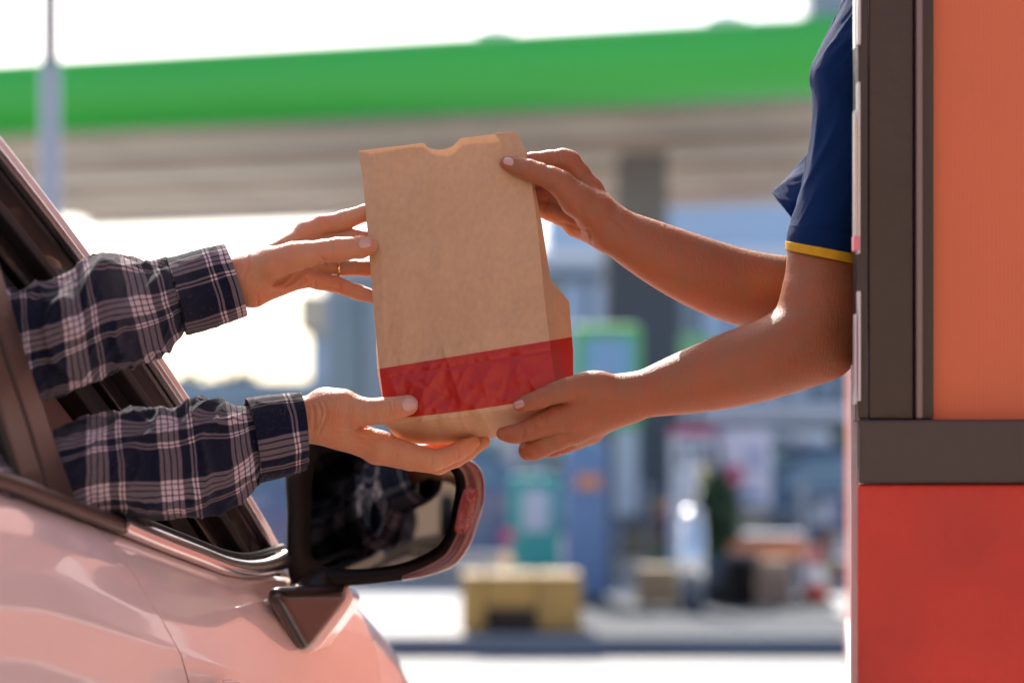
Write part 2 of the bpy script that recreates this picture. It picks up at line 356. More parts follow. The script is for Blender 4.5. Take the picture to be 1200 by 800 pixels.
nail(a, (427.5, 285.6), math.radians(-8), 15.5, 12, NAIL, driver, 'thumbnail'); nail(b, (480, 473.5), math.radians(-12), 20, 16.5, NAIL, driver, 'thumbnail')
def arm_hair(sd, lo, hi, cnt, mt, parent, lean, ln=(2, 5)):
    P, q = sd.mesh(); e1_ = P[q[:, 1]] - P[q[:, 0]]; e2_ = P[q[:, 3]] - P[q[:, 0]]; nn = np.cross(e1_, e2_); nn /= np.linalg.norm(nn, axis=1)[:, None] + 1e-9; c_ = P[q].mean(1)
    k = (c_[:, 0] > lo) & (c_[:, 0] < hi) & (np.abs(nn[:, 1]) > .35) & (c_[:, 1] < np.interp(c_[:, 0], [lo, hi], [9e9, 9e9])); idx = np.flatnonzero(k); sgn = 1.
    g_ = sd.lo + np.array(sd.A.shape) * sd.h / 2; idx = rng.choice(idx, cnt); V = []; f_ = []
    ctrv = np.median(P[(P[:, 0] > lo) & (P[:, 0] < hi)], 0)
    for n_, i in enumerate(idx):
        n1 = nn[i] if nn[i] @ (c_[i] - ctrv) > 0 else -nn[i]
        if n1[1] > 0.1: continue
        d_ = n1 * .55 + np.array(lean) * .8 + rng.normal(size=3) * .25; L_ = rng.uniform(*ln); s_ = np.cross(d_, [0, 0, 1]); s_ = s_ / (np.linalg.norm(s_) + 1e-6) * .055; b_ = c_[i]; m_ = b_ + d_ * L_ * .55; t_ = b_ + d_ * L_ + np.array(lean) * L_ * .3; k0 = len(V)
        V += [b_ - s_, b_ + s_, m_ + s_ * .7, m_ - s_ * .7, t_]; f_ += [(k0, k0 + 1, k0 + 2, k0 + 3), (k0 + 3, k0 + 2, k0 + 4)]
    o = mk('arm_hair', W(np.array(V)), f_, mt, parent, smooth=False); o['kind'] = 'stuff'
HR = mat('fine_hair', (.06, .035, .025), .5); arm_hair(a, 264, 345, 700, HR, driver, (.7, -.1, 0)); arm_hair(b, 366, 410, 260, HR, driver, (.7, 0, 0), (1.5, 3.2))
HAIR_E = 1
hairmesh((26, -200, 0), (1.0, 0.0), driver, 0, .97, WT)
rg = MB(); th = np.linspace(0, 2 * math.pi, 41)[:-1]
V = []; 
for q in th:
    for j in range(8):
        ph = 2 * math.pi * j / 8; r = 11.4 + 1.0 * math.cos(ph); V.append((397 + 1.9 * math.sin(ph), 312.4 + r * math.cos(q) , 63 + r * math.sin(q)))
Fq = [(i * 8 + j, i * 8 + (j + 1) % 8, ((i + 1) % 40) * 8 + (j + 1) % 8, ((i + 1) % 40) * 8 + j) for i in range(40) for j in range(8)]
mk('ring', W(V), Fq, GOLD, driver)
# ---- employee, upper hand (C) ----
c = SDF((572, 158, -24), (960, 410, 172), 1.25)
c.limb([(704, 262, 26, 24), (722, 271.5, 28, 27), (760, 291.5, 38, 34), (812, 316, 55, 40.5), (862, 334.5, 76, 43.5), (915, 345, 100, 45), (985, 345, 125, 45)])
c.chain([(985, 345, 125, 45), (998, 240, 162, 40)], 10)
c.cap((716, 262, 26), (690, 224, 38), 22, 15, 10); c.cap((714, 268, 28), (684, 236, 46), 22, 14, 8); c.cap((714, 272, 30), (680, 248, 50), 20, 14, 8); c.cap((712, 277, 30), (676, 264, 46), 17, 14.5, 8)
c.cap((700, 256, 40), (672, 244, 56), 15, 12, 8)
c.finger([(691, 222, 38, 14.5), (679, 204, 38, 12.8), (667, 189, 36, 12.8), (660, 186.5, 36, 12.2), (644, 187.5, 37, 11.2), (624, 189, 36, 10.4), (602, 192, 31, 8.6)], 9, 18)
c.finger([(685, 233, 48, 13.5), (664, 214, 60, 11.4), (650, 208, 62, 11), (624, 210, 48, 10), (604, 212, 38, 8.6)], 7, 14)
c.finger([(680, 247, 52, 13.2), (662, 236, 61, 11), (646, 229, 63, 10.8), (620, 230, 48, 9.6), (602, 230, 38, 8.4)], 7, 14)
c.finger([(673, 261, 48, 13), (656, 253, 56, 10.6), (644, 248, 58, 10.4), (624, 243, 46, 9), (610, 241, 38, 8)], 7, 14)
c.finger([(694, 246, 16, 22), (676, 234, 8, 20), (657, 215, 3, 15.2), (646, 209, 2.5, 13.4), (632, 203.5, 4, 12.4), (620, 199.5, 6, 12.2), (608, 195.5, 9, 10.4), (601, 193.5, 11, 9.6), (593, 191, 13.5, 7.8)], 12, 26, kj=4)
for q in ([(643, 183), (645, 188), (641, 194)], [(650, 176), (654, 184), (653, 193)], [(659, 175), (660, 184), (658, 194)], [(637, 218), (645, 217), (655, 217)], [(640, 222), (650, 220)], [(690, 268), (692, 278), (692, 287)],
          [(638, 248), (643, 240), (646, 232)], [(646, 262), (662, 262), (676, 268), (690, 270)], [(712, 252), (726, 262), (738, 276)]): c.crease(q, 1.4, .5, 2.2)
for q in ([(618, 188), (620, 198), (616, 209)], [(622, 189), (624, 198)], [(614, 188), (615, 196)]): c.crease(q, .8, .4)
# ---- employee, lower hand (D) ----
d = SDF((572, 280, -90), (1040, 552, 60), 1.25)
d.limb([(722, 467, -27, 24), (740, 465.5, -25, 25), (765, 459, -25, 28.5), (800, 449.5, -25, 35), (848, 436, -24, 42), (900, 420.5, -22, 46), (948, 402, -18, 47)])
d.cap((935, 405, -16), (955, 396, -12), 45, 47, 14); d.chain([(958, 394, -10, 48), (966, 350, -8, 47.5), (968.5, 300, -4, 42.5), (988, 200, 2, 40)], 16); d.ell((975, 416, -6), (20, 18, 24), 16)
d.cap((735, 464, -28), (690, 462, -38), 25, 22, 12); d.cap((735, 470, -22), (674, 486, -36), 24, 19, 10); d.cap((735, 472, -18), (674, 502, -24), 22, 17.5, 8); d.cap((732, 474, -10), (682, 504, -8), 20, 16, 8); d.cap((730, 474, -4), (690, 504, 6), 18, 14.5, 8)
d.ell((696, 449, -40), (20, 13, 16), 8)
d.finger([(674, 484, -38, 20), (652, 491, -41, 17), (634, 497.5, -43, 14.8), (620, 503.5, -42, 12.6), (606, 508, -40, 11.2), (598, 508.5, -39, 10), (589.5, 508, -38, 8)], 9, 18)
d.finger([(676, 500, -26, 18), (654, 512, -29, 15), (636, 521, -29, 13.8), (627, 525.5, -25, 13.2), (620, 527, -12, 12), (618, 518, 2, 9.6)], 7, 15)
d.finger([(682, 506, -8, 16), (662, 518, -8, 12.5), (648, 523.5, -5, 11.6), (640, 524, 8, 10.8), (640, 514, 20, 9)], 7, 15)
d.finger([(692, 505, 6, 14.5), (676, 515, 10, 11.4), (664, 519, 13, 10.2), (656, 516, 26, 9)], 7, 15)
d.finger([(702, 458, -40, 20), (682, 455, -48, 17.5), (664, 457, -55, 14.2), (650, 460.5, -59, 12.2), (636, 466, -61, 11), (626, 469.5, -60.5, 10), (617, 472.5, -58.5, 9.4), (609, 475, -56, 7.6)], 12, 24, kj=4)
for q in ([(636, 483), (640, 492), (636, 500)], [(632, 484), (635, 493)], [(634, 458), (638, 466), (637, 474)], [(629, 461), (632, 468)], [(612, 500), (614, 508), (610, 516)]): d.crease(q, .8, .4)
for q in ([(620, 518), (634, 513), (648, 505)], [(700, 470), (712, 468), (726, 470)], [(738, 450), (741, 462), (739, 476)]): d.crease(q, 1.1, .4)
# ---- employee torso and head ----
t = SDF((930, -440, -110), (1330, 700, 420), 7)
t.ell((1130, 250, 120), (115, 260, 165), 40); t.ell((1130, 120, 110), (112, 120, 170), 40); t.cap((1085, 45, 10), (1110, 45, 235), 60, 60, 30); t.ell((1145, 520, 130), (130, 160, 170), 40)
t.cap((1110, 10, 120), (1095, -80, 120), 60, 56, 25)
t.chain([(1085, 45, 15, 52), (1022, 100, 5, 42), (988, 210, 2, 38)], 14); t.chain([(1095, 60, 215, 52), (1035, 120, 190, 42), (998, 235, 162, 38)], 14)
head(t, (1085, -185, 120), (-.96, -.28), 1.0)
emp = build_body('person', [(c, W), (d, W), (t, W)], SK2, 'worker in a navy polo leaning out of the building with bare forearms')
nail(c, (596, 189.3), math.radians(197), 13, 9.5, NAIL, emp, 'thumbnail'); nail(d, (608, 473.6), math.radians(160), 14, 10, NAIL, emp, 'thumbnail')
arm_hair(c, 740, 900, 1500, HR, emp, (-.7, .15, 0), (2, 4.5)); arm_hair(d, 745, 905, 1500, HR, emp, (-.7, .1, 0), (2, 4.5))
hairmesh((1085, -185, 120), (-.96, -.28), emp, long=1)
# ================= clothes =================
def plaid(name):
    m, nt, p, N, Lk = nodes(name)
    uv = N('ShaderNodeUVMap'); uv.uv_map = 'UVMap'; sp = N('ShaderNodeSeparateXYZ')
    # the weave is never perfectly straight
    tn = N('ShaderNodeTexNoise'); tn.inputs['Scale'].default_value = .03; Lk(uv.outputs[0], tn.inputs['Vector'])
    va = N('ShaderNodeVectorMath'); va.operation = 'MULTIPLY_ADD'; va.inputs[1].default_value = (5, 5, 0); Lk(tn.outputs['Color'], va.inputs[0]); Lk(uv.outputs[0], va.inputs[2]); Lk(va.outputs[0], sp.inputs[0])
    LT = (.66, .50, .53, 1); NV = (.010, .014, .046, 1); BK = (.007, .007, .014, 1)
    KS = 1.0; stops = [(0, NV), (26, LT), (30.5, BK), (32.2, LT), (38, BK), (39.8, LT), (45.5, BK), (47.3, LT), (52, NV), (63, LT), (65.6, BK), (67.6, LT), (70.2, NV)]; per = 86. * KS; stops = [(q_ * KS, z_) for q_, z_ in stops]
    cols = []
    for k in (0, 1):
        d = N('ShaderNodeMath'); d.operation = 'DIVIDE'; d.inputs[1].default_value = per; Lk(sp.outputs[k], d.inputs[0])
        f = N('ShaderNodeMath'); f.operation = 'FRACT'; Lk(d.outputs[0], f.inputs[0])
        r = N('ShaderNodeValToRGB'); r.color_ramp.interpolation = 'CONSTANT'; e = r.color_ramp.elements
        e[0].position = 0; e[0].color = stops[0][1]; e[1].position = stops[1][0] / per; e[1].color = stops[1][1]
        for s_, c_ in stops[2:]: q = e.new(s_ / per); q.color = c_
        Lk(f.outputs[0], r.inputs[0]); cols.append(r)
    ad = N('ShaderNodeMath'); ad.operation = 'ADD'; Lk(sp.outputs[0], ad.inputs[0]); Lk(sp.outputs[1], ad.inputs[1])
    dv = N('ShaderNodeMath'); dv.operation = 'MULTIPLY'; dv.inputs[1].default_value = 2 * math.pi / 2.6; Lk(ad.outputs[0], dv.inputs[0])
    sn = N('ShaderNodeMath'); sn.operation = 'SINE'; Lk(dv.outputs[0], sn.inputs[0])
    mr = N('ShaderNodeMapRange'); mr.inputs[1].default_value = -.5; mr.inputs[2].default_value = .5; Lk(sn.outputs[0], mr.inputs[0])
    x = N('ShaderNodeMix'); x.data_type = 'RGBA'; Lk(mr.outputs[0], x.inputs[0]); Lk(cols[0].outputs[0], x.inputs[6]); Lk(cols[1].outputs[0], x.inputs[7])
    # a light stripe crossing dark threads reads much darker than light on light
    sm = N('ShaderNodeMix'); sm.data_type = 'RGBA'; sm.blend_type = 'ADD'; sm.inputs[0].default_value = 1; Lk(cols[0].outputs[0], sm.inputs[6]); Lk(cols[1].outputs[0], sm.inputs[7])
    gn = N('ShaderNodeMapRange'); gn.inputs[1].default_value = .6; gn.inputs[2].default_value = 1.2; gn.inputs[3].default_value = .42; gn.inputs[4].default_value = 1.0; Lk(sm.outputs[2], gn.inputs[0])
    vm = N('ShaderNodeVectorMath'); vm.operation = 'SCALE'; Lk(x.outputs[2], vm.inputs[0]); Lk(gn.outputs[0], vm.inputs['Scale']); Lk(vm.outputs[0], p.inputs['Base Color'])
    n = N('ShaderNodeTexNoise'); n.inputs['Scale'].default_value = 1.1; n.inputs['Detail'].default_value = 3; Lk(uv.outputs[0], n.inputs['Vector'])
    a = N('ShaderNodeMath'); a.operation = 'MULTIPLY_ADD'; a.inputs[1].default_value = .5; Lk(sn.outputs[0], a.inputs[0]); Lk(n.outputs['Fac'], a.inputs[2])
    b = N('ShaderNodeBump'); b.inputs['Strength'].default_value = .5; b.inputs['Distance'].default_value = .0008; Lk(a.outputs[0], b.inputs['Height']); Lk(b.outputs[0], p.inputs['Normal'])
    p.inputs['Roughness'].default_value = .9; p.inputs['Sheen Weight'].default_value = .08; p.inputs['Sheen Roughness'].default_value = .4; p.inputs['Specular IOR Level'].default_value = .2
    return m
PLAID = plaid('plaid_flannel')
def knit(name, c):
    m = mat(name, c, .85, var=.12, vs=60, bump=.25, bs=900, spec=.15); return m
NAVY = knit('navy_knit', (.003, .022, .095)); YEL = knit('yellow_trim', (.78, .42, .03)); NAVYD = knit('navy_inside', (.007, .012, .04))
def fold_fn(seed, amp, twist=.9, per=26., fine=.5):
    """soft rounded folds running round and across the arm"""
    def f(s, th):
        c, q = math.cos(th), math.sin(th)
        n = mnoise.noise(Vector((s / (per * 1.5) + twist * q + seed, c * .8, q * .8 + seed)))
        n2 = mnoise.noise(Vector((s / (per * .8) - twist * 1.2 * c + seed * 2, c * 1.3, q * 1.3)))
        r = math.exp(-(n / .13) ** 2); r2 = math.exp(-(n2 / .12) ** 2)
        return amp * (r - .4) + amp * .35 * (r2 - .3) + fine * n2
    return f
def tube_cloth(name, sec, mt, parent, fold=None, n=150, m=128, uvo=(0, 0), bow=0, fade=(14, 6), thick=1.2, uvr=None, usign=1):
    """sec: (top/near-left (u,v), bottom (u,v), w, half depth)"""
    A = np.array([[q[0][0], q[0][1], q[1][0], q[1][1], q[2], q[3]] for q in sec], float); A = spline(A, n)
    C = (A[:, :2] + A[:, 2:4]) / 2; Hh = (A[:, :2] - A[:, 2:4]) / 2
    s = np.r_[0, np.cumsum(np.linalg.norm(np.diff(C, axis=0), axis=1))]; V = []; UV = []
    rad = np.linalg.norm(Hh, axis=1); rm = uvr or rad.mean()
    for i in range(n):
        fd = min(1, s[i] / fade[0] if fade[0] else 1) * min(1, (s[-1] - s[i]) / fade[1] if fade[1] else 1)
        for j in range(m + 1):
            th = 2 * math.pi * j / m; dlt = fold(s[i], 2 * math.pi * (j % m) / m) * fd if fold else 0
            k = 1 + dlt / rad[i]; c_, s_ = math.cos(th), math.sin(th)
            u = C[i, 0] + Hh[i, 0] * c_ * k + bow * s_; v = C[i, 1] + Hh[i, 1] * c_ * k; w = A[i, 4] - (A[i, 5] + dlt) * s_
            V.append((u, v, w)); UV.append((s[i] * usign + uvo[0], th * rm + uvo[1]))
    V = np.array(V); fs = grid_faces(n, m + 1)
    o = mk(name, W(V), fs, mt, parent, uv=UV)
    if thick: mod(o, 'SOLIDIFY', thickness=thick / 1000, offset=-1)
    return o, V
FA = fold_fn(3.1, 7.6, .9, 30, 1.0); FB = fold_fn(8.7, 7.8, 1.1, 30, 1.0); FC = fold_fn(1.3, .9, .3, 30, .3)
slA, VA = tube_cloth('shirt_sleeve', [((-120, 372), (-110, 520), -274, 60), ((-40, 346), (-30, 500), -254, 58), ((0, 341), (10, 481), -244, 55), ((50, 331), (62, 463), -226, 52), ((82, 321), (99, 449), -204, 50), ((102, 306), (124, 438), -179, 50), ((122, 299), (148, 430), -151, 50), ((146, 302), (176, 420), -103, 46), ((174, 307), (203, 405), -61, 42), ((197, 306), (219, 391), -30, 38.5), ((204, 305), (228, 387), -19, 37)], PLAID, driver, FA, uvo=(-2, 22), fade=(20, 9))
cfA, VcA = tube_cloth('shirt_cuff', [((195, 303), (219, 393), -32, 40), ((215, 297), (240, 388), -3, 40), ((240, 290), (267, 379), 22, 39), ((263, 286), (290, 370.5), 34, 38)], PLAID, driver, FC, n=70, uvo=(24, 2), usign=-1, bow=3, fade=(0, 0), thick=2)
slB, VB = tube_cloth('shirt_sleeve', [((-130, 512), (-140, 690), -286, 70), ((-30, 505), (-38, 660), -262, 64), ((40, 505), (36, 632), -241, 60), ((80, 497), (78, 619), -216, 58), ((112, 489), (114, 612), -189, 56), ((140, 480), (150, 611), -163, 56), ((180, 480), (190, 611), -130, 55), ((212, 474), (225, 609), -98, 54), ((236, 467), (251, 604), -74, 52), ((262, 469), (276, 594), -51, 48), ((280, 471), (295, 575), -35, 42), ((290, 471), (304, 562), -27, 39.5), ((299, 471), (312, 560), -22, 38)], PLAID, driver, FB, uvo=(40, -18), fade=(20, 9))
cfB, VcB = tube_cloth('shirt_cuff', [((288, 467), (303, 566), -28, 41), ((308, 463), (322, 562), -17, 41), ((330, 461), (344, 556), -8, 40), ((351, 459), (358, 551), -1, 39)], PLAID, driver, FC, n=70, uvo=(24, 34), usign=-1, bow=7, fade=(0, 0), thick=2)
# flannel fuzz: short loose fibres standing off sleeve and cuff cloth
FUZZ = mat('fibre', (.20, .18, .22), .8, spec=.2)
for o_, V_, cnt in ((slA, VA, 2600), (slB, VB, 3200), (cfA, VcA, 1500), (cfB, VcB, 1500)):
    idx = rng.integers(0, len(V_), cnt); P = V_[idx]; P = P[(P[:, 0] > -10)]; ctr = V_.mean(0)
    q = rng.normal(size=(len(P), 3)); out = []; f_ = []
    for k, (p_, r_) in enumerate(zip(P, q)):
        # outward: away from the local axis
        loc = V_[(idx[k] // 129) * 129:(idx[k] // 129) * 129 + 128].mean(0) if k < len(idx) else ctr
        nrm = p_ - loc; nrm /= np.linalg.norm(nrm) + 1e-6; dr = nrm * .7 + r_ / np.linalg.norm(r_) * .8; ln = rng.uniform(1, 3.2)
        sd2 = np.cross(dr, [0, 0, 1]); sd2 = sd2 / (np.linalg.norm(sd2) + 1e-6) * .11
        b0 = p_ + rng.normal(size=3) * .6; out += [b0 - sd2, b0 + sd2, b0 + dr * ln]; f_.append((3 * k, 3 * k + 1, 3 * k + 2))
    fo = mk('fibre_fuzz', W(np.array(out)), f_, FUZZ, o_, smooth=False); fo['kind'] = 'stuff'
# shirt bodies
def shirt_body(name, prims, lo, hi, mt, parent, carve=(), w=W):
    sd = SDF(lo, hi, 6)
    for q in prims:
        if q[0] == 'e': sd.ell(q[1], q[2], q[3])
        else: sd.cap(q[1], q[2], q[3], q[4], q[5])
    for q in carve: sd.cap(*q, 4, carve=True)
    P, f_ = sd.mesh(); return mk(name, w(P), f_, mt, parent, uv=np.column_stack([P[:, 0] + P[:, 2], P[:, 1]]))
shirt_body('shirt_body', [('e', (0, 200, 0), (126, 262, 170), 30), ('e', (5, 70, 0), (114, 126, 178), 40), ('c', (8, 14, -150), (8, 14, 150), 62, 62, 30), ('e', (-15, 410, 0), (140, 150, 174), 40), ('c', (10, 18, -155), (160, 88, -100), 60, 52, 14), ('c', (160, 88, -100), (292, 79, -8), 52, 46, 10), ('c', (10, 18, 155), (140, 18, 130), 60, 52, 14), ('c', (140, 18, 130), (262, -52, 28), 52, 44, 10), ('c', (2, -20, 0), (6, -62, 0), 66, 63, 12)], (-200, -150, -280), (360, 540, 280), PLAID, driver, [((10, -75, 0), (14, -200, 0), 56, 90)], WT)
shirt_body('shirt_body', [('e', (1130, 250, 120), (131, 280, 180), 40), ('e', (1130, 120, 110), (127, 132, 184), 40), ('c', (1085, 45, 10), (1110, 45, 235), 72, 72, 30), ('e', (1145, 500, 130), (145, 160, 186), 40), ('c', (1085, 45, 15), (1030, 95, 6), 66, 60, 20), ('c', (1095, 60, 215), (1045, 105, 195), 66, 62, 20), ('c', (1107, -5, 120), (1104, -34, 120), 72, 70, 12)], (930, -240, -110), (1330, 660, 420), NAVY, emp, [((1100, -45, 120), (1090, -200, 120), 61, 90)])
FS = fold_fn(5.5, 2.6, 1.6, 60, .4)
slD, _ = tube_cloth('shirt_sleeve', [((1010, -60), (1130, -50), 18, 70), ((990, 0), (1100, 8), 12, 64), ((973, 34), (1082, 40), 8, 60), ((958, 62), (1068, 70), 4, 57), ((949, 86), (1059, 96), 2, 55), ((951, 112), (1053, 122), 0, 53), ((951, 150), (1046, 162), -2, 52), ((947, 190), (1036, 200), -3, 51), ((938, 228), (1026, 238), -4, 51), ((930, 254), (1018, 266), -4, 51), ((926.5, 265), (1014, 278), -4, 51)], NAVY, emp, FS, fade=(0, 10), uvo=(0, 0))
hD, _ = tube_cloth('sleeve_hem', [((927, 263), (1015, 276), -4, 52.3), ((924, 275), (1012, 289), -4, 52.4), ((923, 284.5), (1011, 301.5), -4, 52)], NAVY, emp, fold_fn(2, .6, .5, 40, .1), n=24, fade=(4, 0), thick=2)
hY, _ = tube_cloth('sleeve_trim', [((922.6, 282.5), (1011, 299.5), -4, 52.8), ((922.4, 293), (1010.5, 311), -4, 52.6)], YEL, emp, None, n=8, fade=(0, 0), thick=2.4)
slC, _ = tube_cloth('shirt_sleeve', [((1035, 30), (1130, 110), 200, 66), ((1000, 90), (1085, 160), 185, 64), ((968, 145), (1052, 225), 172, 62), ((944, 186), (1024, 268), 164, 61), ((920, 212), (1000, 305), 158, 60), ((905, 226), (985, 330), 154, 60)], NAVY, emp, fold_fn(9.5, 2.0, 1.2, 50, .3), fade=(0, 6), thick=2)
# ================= paper bag =================
def paper(name, c, c2, tl, tc_, shiny=.0):
    m, nt, p, N, Lk = nodes(name)
    tc = N('ShaderNodeTexCoord'); n = N('ShaderNodeTexNoise'); n.inputs['Scale'].default_value = 11; n.inputs['Detail'].default_value = 7; Lk(tc.outputs['Object'], n.inputs['Vector'])
    mp = N('ShaderNodeMapping'); mp.inputs['Scale'].default_value = (170, 170, 110); Lk(tc.outputs['Object'], mp.inputs[0]); n3 = N('ShaderNodeTexNoise'); n3.inputs['Scale'].default_value = 1; n3.inputs['Detail'].default_value = 4; Lk(mp.outputs[0], n3.inputs['Vector'])
    ad = N('ShaderNodeMath'); ad.operation = 'ADD'; Lk(n.outputs['Fac'], ad.inputs[0]); Lk(n3.outputs['Fac'], ad.inputs[1])
    r = N('ShaderNodeMapRange'); r.inputs[1].default_value = .75; r.inputs[2].default_value = 1.25; Lk(ad.outputs[0], r.inputs[0])
    x = N('ShaderNodeMix'); x.data_type = 'RGBA'; x.inputs[6].default_value = (*c, 1); x.inputs[7].default_value = (*c2, 1); Lk(r.outputs[0], x.inputs[0]); Lk(x.outputs[2], p.inputs['Base Color'])
    p.inputs['Roughness'].default_value = .62 - shiny; n2 = N('ShaderNodeTexNoise'); n2.inputs['Scale'].default_value = 420; n2.inputs['Detail'].default_value = 4; Lk(tc.outputs['Object'], n2.inputs['Vector'])
    b = N('ShaderNodeBump'); b.inputs['Strength'].default_value = .3; b.inputs['Distance'].default_value = .0005; Lk(n2.outputs['Fac'], b.inputs['Height']); Lk(b.outputs[0], p.inputs['Normal'])
    t = N('ShaderNodeBsdfTranslucent'); t.inputs[0].default_value = (*tc_, 1); ms = N('ShaderNodeMixShader'); ms.inputs[0].default_value = tl
    Lk(p.outputs[0], ms.inputs[1]); Lk(t.outputs[0], ms.inputs[2]); Lk(ms.outputs[0], nt.nodes['Material Output'].inputs[0]); return m
KR = (.57, .345, .185), (.64, .40, .225); RD = (.46, .018, .009), (.58, .032, .02)
def band_paper():
    """kraft paper with the red band printed on it: the band's edge is a line in the UV map"""
    m = paper('kraft_paper', KR[0], KR[1], .14, (.62, .30, .12)); nt = m.node_tree; N = nt.nodes.new; Lk = nt.links.new
    uv = N('ShaderNodeUVMap'); uv.uv_map = 'UVMap'; sp = N('ShaderNodeSeparateXYZ'); Lk(uv.outputs[0], sp.inputs[0])
    g = N('ShaderNodeMath'); g.operation = 'GREATER_THAN'; g.inputs[1].default_value = 0; Lk(sp.outputs[0], g.inputs[0])
    g2 = N('ShaderNodeMath'); g2.operation = 'GREATER_THAN'; g2.inputs[1].default_value = 0; Lk(sp.outputs[1], g2.inputs[0])
    f = N('ShaderNodeMath'); f.operation = 'MULTIPLY'; Lk(g.outputs[0], f.inputs[0]); Lk(g2.outputs[0], f.inputs[1])
    p = nt.nodes['Principled BSDF']; src = p.inputs['Base Color'].links[0].from_socket; tr = [q for q in nt.nodes if q.type == 'BSDF_TRANSLUCENT'][0]
    for sock, a_, red in ((p.inputs['Base Color'], src, (*RD[0], 1)), (tr.inputs[0], None, (.60, .035, .018, 1))):
        x = N('ShaderNodeMix'); x.data_type = 'RGBA'; Lk(f.outputs[0], x.inputs[0]); x.inputs[7].default_value = red
        if a_: Lk(a_, x.inputs[6])
        else: x.inputs[6].default_value = (.62, .30, .12, 1)
        Lk(x.outputs[2], sock)
    r = N('ShaderNodeMapRange'); r.inputs[3].default_value = .62; r.inputs[4].default_value = .42; Lk(f.outputs[0], r.inputs[0]); Lk(r.outputs[0], p.inputs['Roughness']); return m
KRAFT = band_paper()
bag = empty('paper_bag', B(560, 500, 2.33), 'open kraft paper bag with a red band near its bottom, held by four hands', 'paper bag')
def wb(u, v): return -.20 * (u - 540) - .24 * (v - 330)
ST = np.array([[420, 177, 605, 154], [424.5, 208, 617, 182], [431.5, 282, 629.5, 262], [438.5, 370, 637.5, 345], [444.6, 432, 644, 399], [449, 468, 650, 443], [451, 497, 653, 468.5]], float)
def rows(n): return spline(ST, n)
nr, nc = 220, 130; R_ = rows(nr); red0 = None
notch = np.array([[497, 0], [499.5, 4.2], [504, 7.6], [512, 10], [522, 10.6], [531, 8.4], [536, 3.6], [540, 0]], float)
def crinkle(u, v, k=1.0):
    a_ = mnoise.noise(Vector((u / 34, v / 60, 3.3))); b_ = mnoise.noise(Vector((u / 13 + v / 40, v / 26, 7.7))); c_ = mnoise.noise(Vector((u / 7 - v / 18, v / 11, 1.7))); return k * (5.6 * (abs(a_) - .2) + 1.6 * (abs(b_) - .2) + .35 * (abs(c_) - .2))
def front_pts(dw=0, band=True):
    V = []
    for i in range(nr):
        l, r_ = R_[i, :2], R_[i, 2:]; t = i / (nr - 1)
        for j in range(nc):
            s = j / (nc - 1); u = l[0] + (r_[0] - l[0]) * s; v = l[1] + (r_[1] - l[1]) * s
            v += 3.2 * math.sin(math.pi * s) * max(0, 1 - t * 3) * -1 if False else 0
            e = math.exp(-((v - (177 - 23 * s)) / 9.0) ** 2) if i < 40 else 0
            if 497 < u < 540: v += np.interp(u, notch[:, 0], notch[:, 1]) * e
            # bottom edge sags a little
            v += 3.0 * math.sin(math.pi * s) * t ** 8
            w = wb(u, v) - 7 * math.sin(math.pi * s) ** .8 * (.3 + 1.1 * t) * (1 - t ** 10) + 3 * (1 - t) ** 3 * math.sin(math.pi * s * 2)
            k = .5 + 1.9 * max(0, (t - .6)) / .4; ed = min(1, s * 12, (1 - s) * 12)
            w += crinkle(u, v, k) * ed
            for (x0, y0, x1, y1, am, sg) in ((505, 425, 490, 478, 3.2, 6), (560, 418, 572, 470, 3.0, 7), (600, 420, 588, 474, -2.6, 6), (470, 330, 455, 420, 1.4, 5), (628, 190, 600, 330, 1.5, 8), (440, 180, 452, 420, .9, 3), (520, 408, 540, 470, 2.6, 5), (470, 430, 520, 470, -2.2, 5), (610, 430, 632, 462, 2.4, 5), (560, 470, 610, 440, 2.0, 4), (455, 440, 478, 486, 2.4, 4), (500, 200, 520, 330, .9, 10), (560, 330, 640, 300, 1.3, 7), (450, 300, 520, 290, 1.2, 8), (600, 195, 575, 215, 2.0, 6)):
                q = np.clip(((u - x0) * (x1 - x0) + (v - y0) * (y1 - y0)) / ((x1 - x0) ** 2 + (y1 - y0) ** 2), 0, 1); dd = math.hypot(u - x0 - q * (x1 - x0), v - y0 - q * (y1 - y0)); w -= am * math.exp(-dd / sg)
            w += 1.6 * math.exp(-((v - (443 - 33 * s)) / 1.8) ** 2)
            V.append((u, v, w + dw))
    return np.array(V)
FV = front_pts(); tred = R_[:, 1]; ired = int(np.argmin(abs(tred - 432)))
def band(V, rows, ncol, last):
    base = 432 - 33 * (V[:, 0] - 444.6) / 199.4; r_ = np.arange(len(V)) // ncol
    return np.stack([V[:, 1] - base, last - r_ + 0.0], 1)
mk('front_panel', W(FV), grid_faces(nr, nc), KRAFT, bag, uv=band(FV, nr, nc, nr - 4.5))
# back panel: close behind the front at the mouth, one gusset away below
BK_ = np.array([[421, 178, 607, 157, 6], [425, 208, 620, 184, 9], [433, 282, 635, 262, 20], [441, 360, 645, 327, 40], [447, 385, 667, 353, 66], [450, 440, 671.5, 410, 74], [456, 480, 672, 452, 76], [466, 514, 676, 486, 76]], float)
cum = np.r_[0, np.cumsum(np.linalg.norm(np.diff(BK_, axis=0), axis=1))]; BR = np.stack([np.interp(np.linspace(0, cum[-1], 120), cum, BK_[:, q]) for q in range(5)], 1); V = []
for i in range(120):
    for j in range(60):
        s = j / 59; u = BR[i, 0] + (BR[i, 2] - BR[i, 0]) * s; v = BR[i, 1] + (BR[i, 3] - BR[i, 1]) * s + 15 * math.sin(math.pi * s ** .75) * (i / 119) ** 6
        v += (float(np.interp(u, notch[:, 0] + 1, notch[:, 1])) * 1.15 + .8) * math.exp(-(i / 6) ** 2)
        V.append((u, v, wb(u, v) + BR[i, 4] - 5 * math.sin(math.pi * s) * (1 - i / 119) + crinkle(u + 90, v, .4)))
